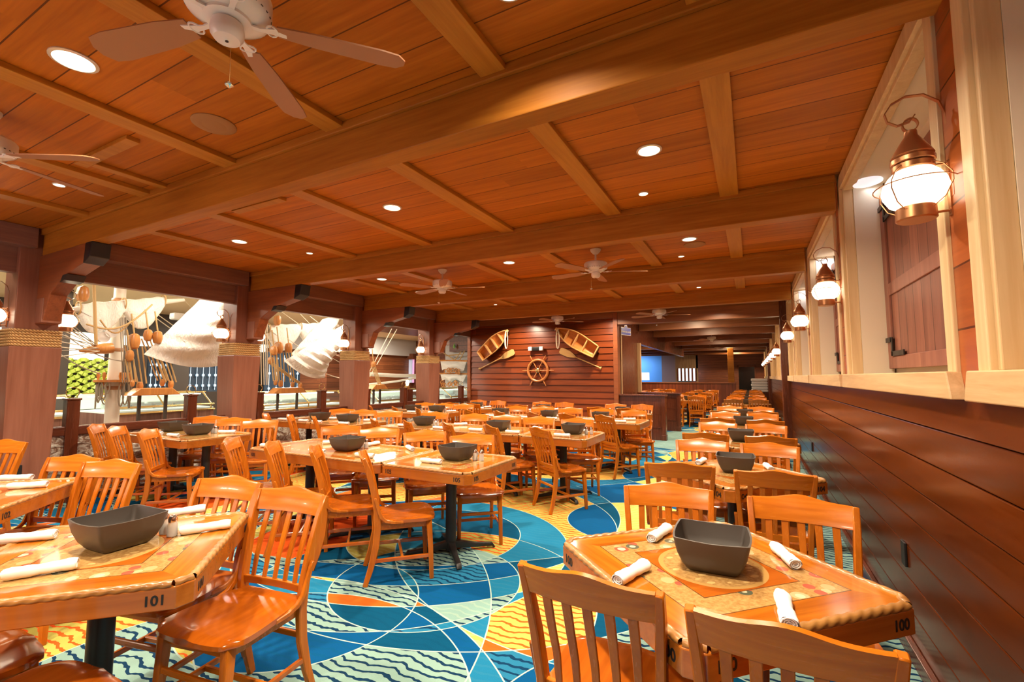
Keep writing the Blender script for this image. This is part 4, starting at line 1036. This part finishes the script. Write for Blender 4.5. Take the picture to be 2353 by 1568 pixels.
counter(-10.5, 1.2, 3.62, 1.14, 'brass-railed counter seen by the first column, lit from within', 3)
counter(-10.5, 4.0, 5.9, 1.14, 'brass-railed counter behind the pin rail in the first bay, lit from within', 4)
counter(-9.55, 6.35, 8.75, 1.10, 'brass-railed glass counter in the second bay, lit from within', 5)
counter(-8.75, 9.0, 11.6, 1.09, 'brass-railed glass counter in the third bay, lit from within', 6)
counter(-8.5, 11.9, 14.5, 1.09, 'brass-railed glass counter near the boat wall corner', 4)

# masts
def mast(X, y, r, z0, lb):
    e = empty('mast', lb, 'mast', 'masts')
    B().lathe([(r*1.15, z0), (r*1.1, 1.2), (r, 2.2), (r*.9, ZK)], 20, (X, y, 0)).build('spar', M['sail'] if 0 else M['mastw'], e)
    for z in (1.25, 1.9, 2.75):
        h = B().lathe([(r*1.12, 0), (r*1.2, .01), (r*1.2, .05), (r*1.12, .06)], 20, (X, y, z)); h.build('band', M['mastb'], e)
    f = B(); 
    for k in range(6):
        q = k*pi/3; f.lathe([(.0, -.12), (.02, -.10), (.012, 0), (.028, .06), (.02, .12), (0, .13)], 8, (X+(r+.12)*cos(q), y+(r+.12)*sin(q), 1.42))
    f.lathe([(r+.18, -.02), (r+.18, .02), (r+.06, .02), (r+.06, -.02)], 20, (X, y, 1.40)); f.build('fife_rail', M['block'], e)
    return e
M['mastw'] = simple('white painted spar', (.80, .72, .60), .5)
M['mastb'] = simple('spar band', (.45, .22, .10), .5)
mast(-9.6, 3.80, .088, 0, 'thick white mast rising behind the first open bay')
mast(-9.6, 6.02, .06, 0, 'white mast close behind the second column')
def coils(X, y, lb, seed):
    rd = random.Random(seed); b = B()
    for k in range(16):
        q = rd.random()*2*pi; cx, cy = X+.22*cos(q), y+.22*sin(q); h = rd.uniform(.10, .26); w_ = rd.uniform(.03, .06)
        b.tube([(cx+w_*sin(t*pi/7)*cos(q+1.5), cy+w_*sin(t*pi/7)*sin(q+1.5), 1.40-h*(1-cos(t*pi/7))/1.1) for t in range(14)], .011, 6, closed=True)
    o = b.build('belayed_rope', M['cordgrey']); tag(o, lb, 'ropes', None, 'stuff')
coils(-9.6, 3.80, 'tangle of belayed grey rope coils around the first mast', 3)
coils(-9.6, 6.02, 'tangle of belayed grey rope coils around the second mast', 5)

def lerp(a, b, t): return a+(b-a)*t
def furled(px0, px1, X, depth, lobes, lb, r=.085, gaps=()):
    a, b = at(*px0, X=X), at(*px1, X=X); L = (b-a).length
    e = empty('furled_sail', lb, 'sail', 'furled sails')
    B().tube([a+(a-b).normalized()*.35, a, b, b+(b-a).normalized()*.35], [.03, .05, .05, .03], 10).build('yard', M['mastw'], e)
    nu, nv = 60, 20
    def fn(u, v):
        p = lerp(a, b, u); t = (u*lobes) % 1
        d = depth*abs(sin(pi*min(1, t)))**.8+.04; q = 2*pi*v
        wob = .007*sin(u*34+v*6)+.006*sin(u*19-v*9)
        return (p.x+(r+wob)*cos(q)*(1-.0*t), p.y+.0, p.z+.06-(d+.09)/2+((d+.16)/2+wob)*sin(q))
    B().grid(fn, nu, nv).build('canvas', M['sail'], e)
    g = B()
    for i in range(lobes+1):
        p = lerp(a, b, min(.995, max(.005, i/lobes))); g.tube([(p.x+.105*cos(q*pi/8), p.y, p.z+.02+.11*sin(q*pi/8)) for q in range(16)], .010, 6, closed=True)
    g.build('gasket', M['cordtan'], e)
furled((178, 712), (375, 694), -9.35, .34, 2, 'furled cream sail bundled on its yard across the first open bay')
furled((614, 757), (752, 750), -9.3, .40, 2, 'furled cream sail on its yard across the second open bay', .09)
def sail(c, X, lb, dx=.35, folds=5, nm='canvas_sail', amp=.03, sag=.25):
    """c: pixel corners in order tl, tr, br, bl"""
    P = [at(*p, X=X) for p in c]
    def fn(u, v):
        p = lerp(lerp(P[0], P[1], u), lerp(P[3], P[2], u), v)
        s_ = sin(pi*u)*sin(pi*v)
        return (p.x+dx*s_+amp*sin(folds*2*pi*v+u*3)*(.3+.7*sin(pi*u)), p.y, p.z-sag*sin(pi*u)*v)
    o = B().grid(fn, 30, 34).build(nm, M['sail'], solid=.008); tag(o, lb, 'sail', 'hanging sails'); return o
sail([(478, 672), (520, 664), (520, 838), (330, 815)], -8.9, 'large cream staysail sweeping down beside the second column, first bay', sag=.12)
sail([(740, 735), (785, 720), (742, 820), (668, 815)], -9.1, 'upper cream sail with edge rope in the second bay', .3, 4, sag=.05)
sail([(800, 740), (780, 760), (745, 868), (652, 830)], -8.8, 'lower gathered cream sail with curved folds in the second bay', .35, 9, amp=.045, sag=.14)
for i, (p, q, X, r) in enumerate((((845, 860), (965, 864), -9.6, .055), ((848, 884), (962, 868), -9.4, .03))):
    a, b = at(*p, X=X), at(*q, X=X); m = lerp(a, b, .5)-Vector((0, 0, .02))
    o = B().tube([a, m, b], r, 10).build('boom', M['mastw']); tag(o, ['thick white boom crossing the third open bay', 'thin white spar under the boom in the third bay'][i], 'spar')

def rope(p, q, X, r=.009, mat='cord', sag=0, X2=None, lb='pale rigging rope slanting behind the first open bay'):
    a, b = at(*p, X=X), at(*q, X=X2 or X)
    pts = [lerp(a, b, t/10)-Vector((0, 0, sag*sin(pi*t/10))) for t in range(11)]
    o = B().tube(pts, r, 6).build('rigging_rope', M[mat]); tag(o, lb, 'rope', 'rigging ropes'); return o
f1 = 'thin rope of the fan of shrouds by the first column'
for k in range(11): rope((60+k*3, 655+k*17), (228+k*2.5, 798+(k % 3)*5), -8.2, .007, 'cord' if k % 3 else 'cordgrey', .01, -9.1, f1)
f2 = 'pale diagonal rope crossing the cream ceiling in the first bay'
for p, q in (((395, 660), (500, 770)), ((430, 668), (505, 745)), ((330, 700), (470, 800)), ((350, 725), (440, 790)), ((455, 690), (505, 735))): rope(p, q, -10.5, .009, 'cord', 0, None, f2)
rope((300, 832), (150, 770), -9.0, .008, 'cordgrey', .1, None, 'dark slack rope drooping towards the lime wall'); rope((232, 860), (60, 740), -8.9, .008, 'cordgrey', .12, None, 'dark slack rope drooping towards the lime wall')
rope((215, 640), (221, 800), -9.0, .022, 'cordtan', 0, None, 'thick tan vertical rope in front of the furled sail')
rope((198, 745), (350, 700), -9.0, .014, 'cordtan', .22, None, 'slack tan rope looped under the furled sail'); rope((230, 735), (300, 740), -9.1, .012, 'cordtan', .2, None, 'slack tan rope looped under the furled sail')
f3 = 'taut vertical rope running down beside a mast'
for x in (276, 281, 286, 290): rope((x, 730), (x+6, 880), -9.3, .008, 'cordgrey', 0, None, f3)
for x in (598, 604, 609, 613): rope((x, 700), (x+3, 885), -9.2, .010, 'cord', 0, None, f3)
f4 = 'pale diagonal rope in the second open bay'
for p, q in (((648, 718), (690, 748)), ((690, 722), (712, 745)), ((712, 727), (735, 745)), ((660, 778), (685, 796)), ((745, 768), (800, 815)), ((750, 765), (800, 806)), ((768, 800), (800, 830)), ((768, 815), (800, 826)), ((765, 824), (800, 845))): rope(p, q, -8.9, .008, 'cord', 0, None, f4)
rope((750, 860), (800, 872), -8.8, .012, 'cord', .02, None, 'rope running from the foot of the gathered sail')
for p, q in (((900, 756), (858, 838)), ((912, 757), (866, 838)), ((856, 840), (846, 862)), ((862, 842), (850, 866))): rope(p, q, -9.2, .011, 'cord', 0, None, 'taut white rope slanting through the third open bay')

def block(c, h, parent, rot=0):
    b = B()
    for s in (-1, 0, 1):
        b.lathe([(h*.06, -h/2), (h*.20, -h*.40), (h*.27, -h*.1), (h*.27, h*.1), (h*.20, h*.40), (h*.06, h/2)], 14, (c.x+s*h*.14, c.y, c.z))
    return b.build('block', M['block'], parent)
def tackle(p, q, X, h0, h1, lb, n=3):
    a, b = at(*p, X=X), at(*q, X=X); e = empty('block_and_tackle', lb, 'tackle', 'blocks and tackles')
    block(a, h0, e); block(b, h1, e)
    r = B(); d = (b-a); sd = Vector((0, 1, 0))
    for k in range(n): o_ = (k-(n-1)/2)*h0*.30; r.tube([a+sd*o_-Vector((0, 0, h0*.3)), b+sd*o_*.8+Vector((0, 0, h1*.3))], .011, 6)
    r.tube([a+Vector((0, -.0, h0*.4)), a+Vector((0, -.06, h0*.4+.35))], .012, 6)
    r.build('tackle_rope', M['cordtan'], e)
tackle((308, 785), (321, 888), -9.0, .26, .15, 'orange wood block and tackle nearest the first mast', 4)
tackle((298, 818), (304, 882), -8.95, .18, .10, 'small low block and tackle beside the first mast', 3)
tackle((340, 771), (373, 880), -9.0, .20, .12, 'middle orange block and tackle under the furled sail', 4)
tackle((362, 776), (393, 884), -8.9, .22, .13, 'outer orange block and tackle near the bead screen', 4)
tackle((640, 800), (645, 882), -9.0, .26, .14, 'first bright block and tackle in the second open bay', 4)
tackle((663, 800), (672, 884), -8.95, .22, .12, 'second bright block and tackle in the second open bay', 3)
tackle((629, 806), (633, 880), -8.9, .2, .11, 'dark block and tackle beside the second mast', 3)
tackle((622, 829), (690, 886), -9.0, .16, .12, 'slanting low block and tackle in the second open bay', 3)
tackle((858, 838), (872, 886), -9.1, .16, .12, 'block and tackle hanging in the third open bay', 4)
a = at(637, 737, X=-9.2); e = empty('hanging_block', 'single oval orange block hung above the second furled sail', 'pulley block'); block(a, .22, e)
a = at(190, 676, X=-9.4); e = empty('hanging_block', 'brown block hung among the shrouds above the first sail', 'pulley block'); block(a, .26, e)
for (p, q, X, lb) in (((292, 906), (410, 902), -8.9, 'flat wooden pin rail base in the first open bay'), ((622, 902), (700, 899), -9.0, 'flat wooden pin rail base in the second open bay'), ((848, 893), (886, 892), -8.4, 'wooden pin rail base in the third open bay')):
    a, b = at(*p, X=X), at(*q, X=X)
    e = empty('pin_rail', lb, 'pin rail', 'pin rails')
    B().prism([(a.y, a.z-.03), (b.y, a.z-.03), (b.y-.14, a.z+.09), (a.y+.14, a.z+.09)], X-.14, X+.10, 'x').build('board', M['block'], e, bevel=.01, smooth=False)
    B().box(X-.04, X, a.y+.16, a.y+.20, .0, a.z-.03).box(X-.04, X, b.y-.2, b.y-.16, .0, a.z-.03).build('stand', M['umber'], e, smooth=False)
a, b = at(182, 806, X=-9.0), at(258, 800, X=-9.0)
o = B().tube([a, lerp(a, b, .3), lerp(a, b, .75), b], [.02, .06, .085, .08], 12).build('belaying_boom', M['block']); tag(o, 'short thick wooden boom end tied with shrouds before the mast', 'spar')
M['can'] = simple('white spotlight can', (.8, .78, .74), .4)
for (p, lb) in (((232, 776), 'white spotlight can beside the first mast, lower one'), ((250, 765), 'white spotlight can beside the first mast, upper one')):
    c = at(*p, X=-9.3); o = B().lathe([(.02, -.10), (.07, -.06), (.085, .10), (.06, .085)], 16, tuple(c), 'x').build('spotlight', M['can']); tag(o, lb, 'spotlight', 'spotlights')
c = at(410, 728, X=-10.5); o = B().box(c.x-.1, c.x+.1, c.y-.13, c.y+.13, c.z-.07, c.z+.07).build('ceiling_projector', M['can'], bevel=.03); tag(o, 'white rounded projector box near the cream ceiling in the first bay', 'projector')

# third bay background: pink lit opening with pale frames and wall lanterns
M['pink'] = simple('pink lit wall', (.85, .42, .62), .6, 0, .55, (1, .45, .72))
M['paleframe'] = simple('pale blue glowing frame', (.62, .68, .88), .5, 0, .25, (.7, .78, 1))  # a faint blue glow is added on top of the frame colour
Yp = 18.3
a, b = at(892, 826, Y=Yp), at(950, 880, Y=Yp)
win = struct(B().box(a.x, b.x, Yp, Yp+.05, b.z, a.z).build('window_22', M['pink'], smooth=False))
f = B()
for x0, x1 in ((888, 896), (930, 936), (940, 946)):
    p, q = at(x0, 826, Y=Yp-.1), at(x1, 880, Y=Yp-.1); f.box(p.x, q.x, Yp-.12, Yp-.06, q.z, p.z)
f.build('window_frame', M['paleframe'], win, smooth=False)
p, q = at(886, 815, Y=Yp-.2), at(952, 826, Y=Yp-.2); B().box(p.x, q.x, Yp-.3, Yp-.05, q.z, p.z).build('window_head', M['brown'], win, smooth=False)
for i, x in enumerate((868, 883, 903)):
    c = at(x, 846, Y=17.6); o = B().lathe([(.05, -.12), (.10, 0), (.05, .12)], 12, tuple(c)).build('wall_lamp', M['globefar']); tag(o, ['leftmost of three glowing wall lamps beside the pink window', 'middle of three glowing wall lamps beside the pink window', 'glowing wall lamp right against the pink window frame'][i], 'lamp', 'distant wall lamps')
# fourth bay: ship model display with white sails before a pale board
Yd = 13.3
a, b = at(1012, 806, Y=Yd), at(1072, 962, Y=Yd)
o = struct(B().box(a.x, b.x+.6, Yd+.3, Yd+.35, 0, 2.6).build('wall_display', M['greyc'], smooth=False))
struct(B().box(-9.5, -6.6, Yd+.1, Yd+.35, 2.36, ZK).build('wall_display_head', M['brown'], smooth=False))
for i, (y0, y1) in enumerate(((829, 856), (859, 880))):
    P = [at(1012, y0, Y=Yd), at(1072, y0+1, Y=Yd), at(1066, y1, Y=Yd), at(1016, y1, Y=Yd)]
    def fn(u, v, P=P):
        p = lerp(lerp(P[0], P[1], u), lerp(P[3], P[2], u), v); return (p.x, p.y-.12*sin(pi*u)*sin(pi*v), p.z+.12*abs(sin(2*pi*u+.6))*v)
    e = empty('display_sail', ['upper white sail draped on a spar in the fourth open bay', 'lower white sail draped on a spar in the fourth open bay'][i], 'sail', 'display sails')
    B().grid(fn, 24, 12).build('canvas', M['sail'], e, solid=.006)
    a, b = at(1008, y0, Y=Yd), at(1074, y0+1, Y=Yd); B().tube([a, b], .03, 8).build('spar', M['block'], e)
    t = B(); rd = random.Random(i)
    for k in range(9):
        c = lerp(a, b, .15+.7*rd.random())+Vector((0, -.15, -.30-.1*rd.random())); t.tube([c+Vector((.06*cos(q*pi/5), 0, .07*sin(q*pi/5))) for q in range(10)], .016, 6, closed=True)
    t.build('rope_bundle', M['block'], e)
for k, (p, q) in enumerate((((1020, 812), (1045, 828)), ((1060, 808), (1045, 828)), ((1068, 806), (1056, 828)), ((1025, 818), (1060, 814)))):
    a, b = at(*p, Y=Yd), at(*q, Y=Yd); o = B().tube([a, b], .02, 6).build('rigging_rope', M['cordtan']); tag(o, 'tan rope above the display sails in the fourth bay', 'rope', 'rigging ropes')
o = B().lathe([(0, -.10), (.05, -.02), (.0, .12)], 8, tuple(at(1044, 796, Y=Yd))).build('green_emblem', simple('green emblem', (.25, .5, .12), .4)); tag(o, 'small green and gold emblem above the display sails', 'emblem')
c = at(936, 880, X=-7.6); e = empty('table_lantern', 'small lit brass lantern standing by the rail post hoop, third bay', 'lantern', None, tuple(c))
B().lathe([(.03, -.06), (.045, 0), (.03, .07)], 14, (0, 0, 0)).build('globe', M['globefar'], e); B().lathe([(.0, -.16), (.06, -.16), (.06, -.08), (.03, -.06)], 14).build('base', M['brass'], e)
o = B().box(c.x-.1, c.x+.1, c.y-.1, c.y+.1, 0, c.z-.16).build('lantern_stand', M['mahog'], smooth=False); tag(o, 'dark slim stand carrying the small brass lantern behind the rail', 'stand')
# ------------------------------------------------------------------ light
def area(loc, size, power, color, rot=(0, 0, 0), shape='DISK', sy=None, spread=None):
    l = bpy.data.lights.new('area_light', 'AREA'); l.energy = power; l.color = color; l.shape = shape; l.size = size
    if sy: l.size_y = sy
    if spread: l.spread = spread
    o = bpy.data.objects.new('area_light', l); COL.objects.link(o); o.location = loc; o.rotation_euler = rot; return o
def point(loc, power, color, r=.06):
    l = bpy.data.lights.new('lantern_light', 'POINT'); l.energy = power; l.color = color; l.shadow_soft_size = r
    o = bpy.data.objects.new('lantern_light', l); COL.objects.link(o); o.location = loc; return o
WARM = (1, .78, .52)
for x, y, v in DLP: area((x, y, ZC-.022), .15, 62 if v else 15, (1, .82, .60), spread=radians(146))
for p, w_ in LAMPS:
    if p[1] > 12 and int(p[1]*10) % 2: w_ *= 1.6
    point((p[0], p[1], p[2]-.0), w_*2.0, (1, .70, .40), .1)
for x, y in ((-1.4, 12.4), (-1.2, 14.5), (-1.2, 19), (-4, 17), (-4, 22), (-1.2, 24), (-.8, 30)): area((x, y, ZC-.03), .3, 110, (1, .72, .45))  # lights without fixtures, added to brighten the passage and its sign
area((-7.2, 31, 3.0), 1.5, 250, (.75, .88, 1))
area((-4.6, -2.0, 1.7), 2.6, 60, (1, .74, .52), (radians(-90), 0, 0), 'RECTANGLE', 1.5)  # warm fill added behind the camera to lift the near chair backs
for k in range(3): area((XW+.16, 3.4+2.415*k+.9, 2.95), .16, 1.2, (.84, .88, 1))
# buffet hall area lights, added without fixtures to brighten its sails and walls
for x, y, w_ in ((-8.1, 1.8, 55), (-8.1, 4.4, 55), (-8.1, 7.3, 55), (-8.1, 9.6, 60), (-10.4, 3.0, 110), (-10.4, 8.0, 110), (-12.6, 3.4, 260), (-12, 9, 240), (-10, 13.0, 280), (-10, 16.4, 330), (-13.5, 14.5, 300)):
    area((x, y, 3.25), .9, w_, (1, .90, .74))
W = bpy.data.worlds.new('world'); SC.world = W; W.use_nodes = True
bg = W.node_tree.nodes['Background']; bg.inputs[0].default_value = (1, .84, .70, 1); bg.inputs[1].default_value = .06
SC.view_settings.view_transform = 'Standard'; SC.view_settings.look = 'None'; SC.view_settings.gamma = 1; SC.view_settings.use_curve_mapping = False
SC.view_settings.exposure = .10
SC.cycles.max_bounces = 6; SC.cycles.diffuse_bounces = 3; SC.cycles.glossy_bounces = 2; SC.cycles.transmission_bounces = 4
SC.cycles.sample_clamp_indirect = 6; SC.cycles.caustics_reflective = False; SC.cycles.caustics_refractive = False
SC.cycles.use_denoising = True
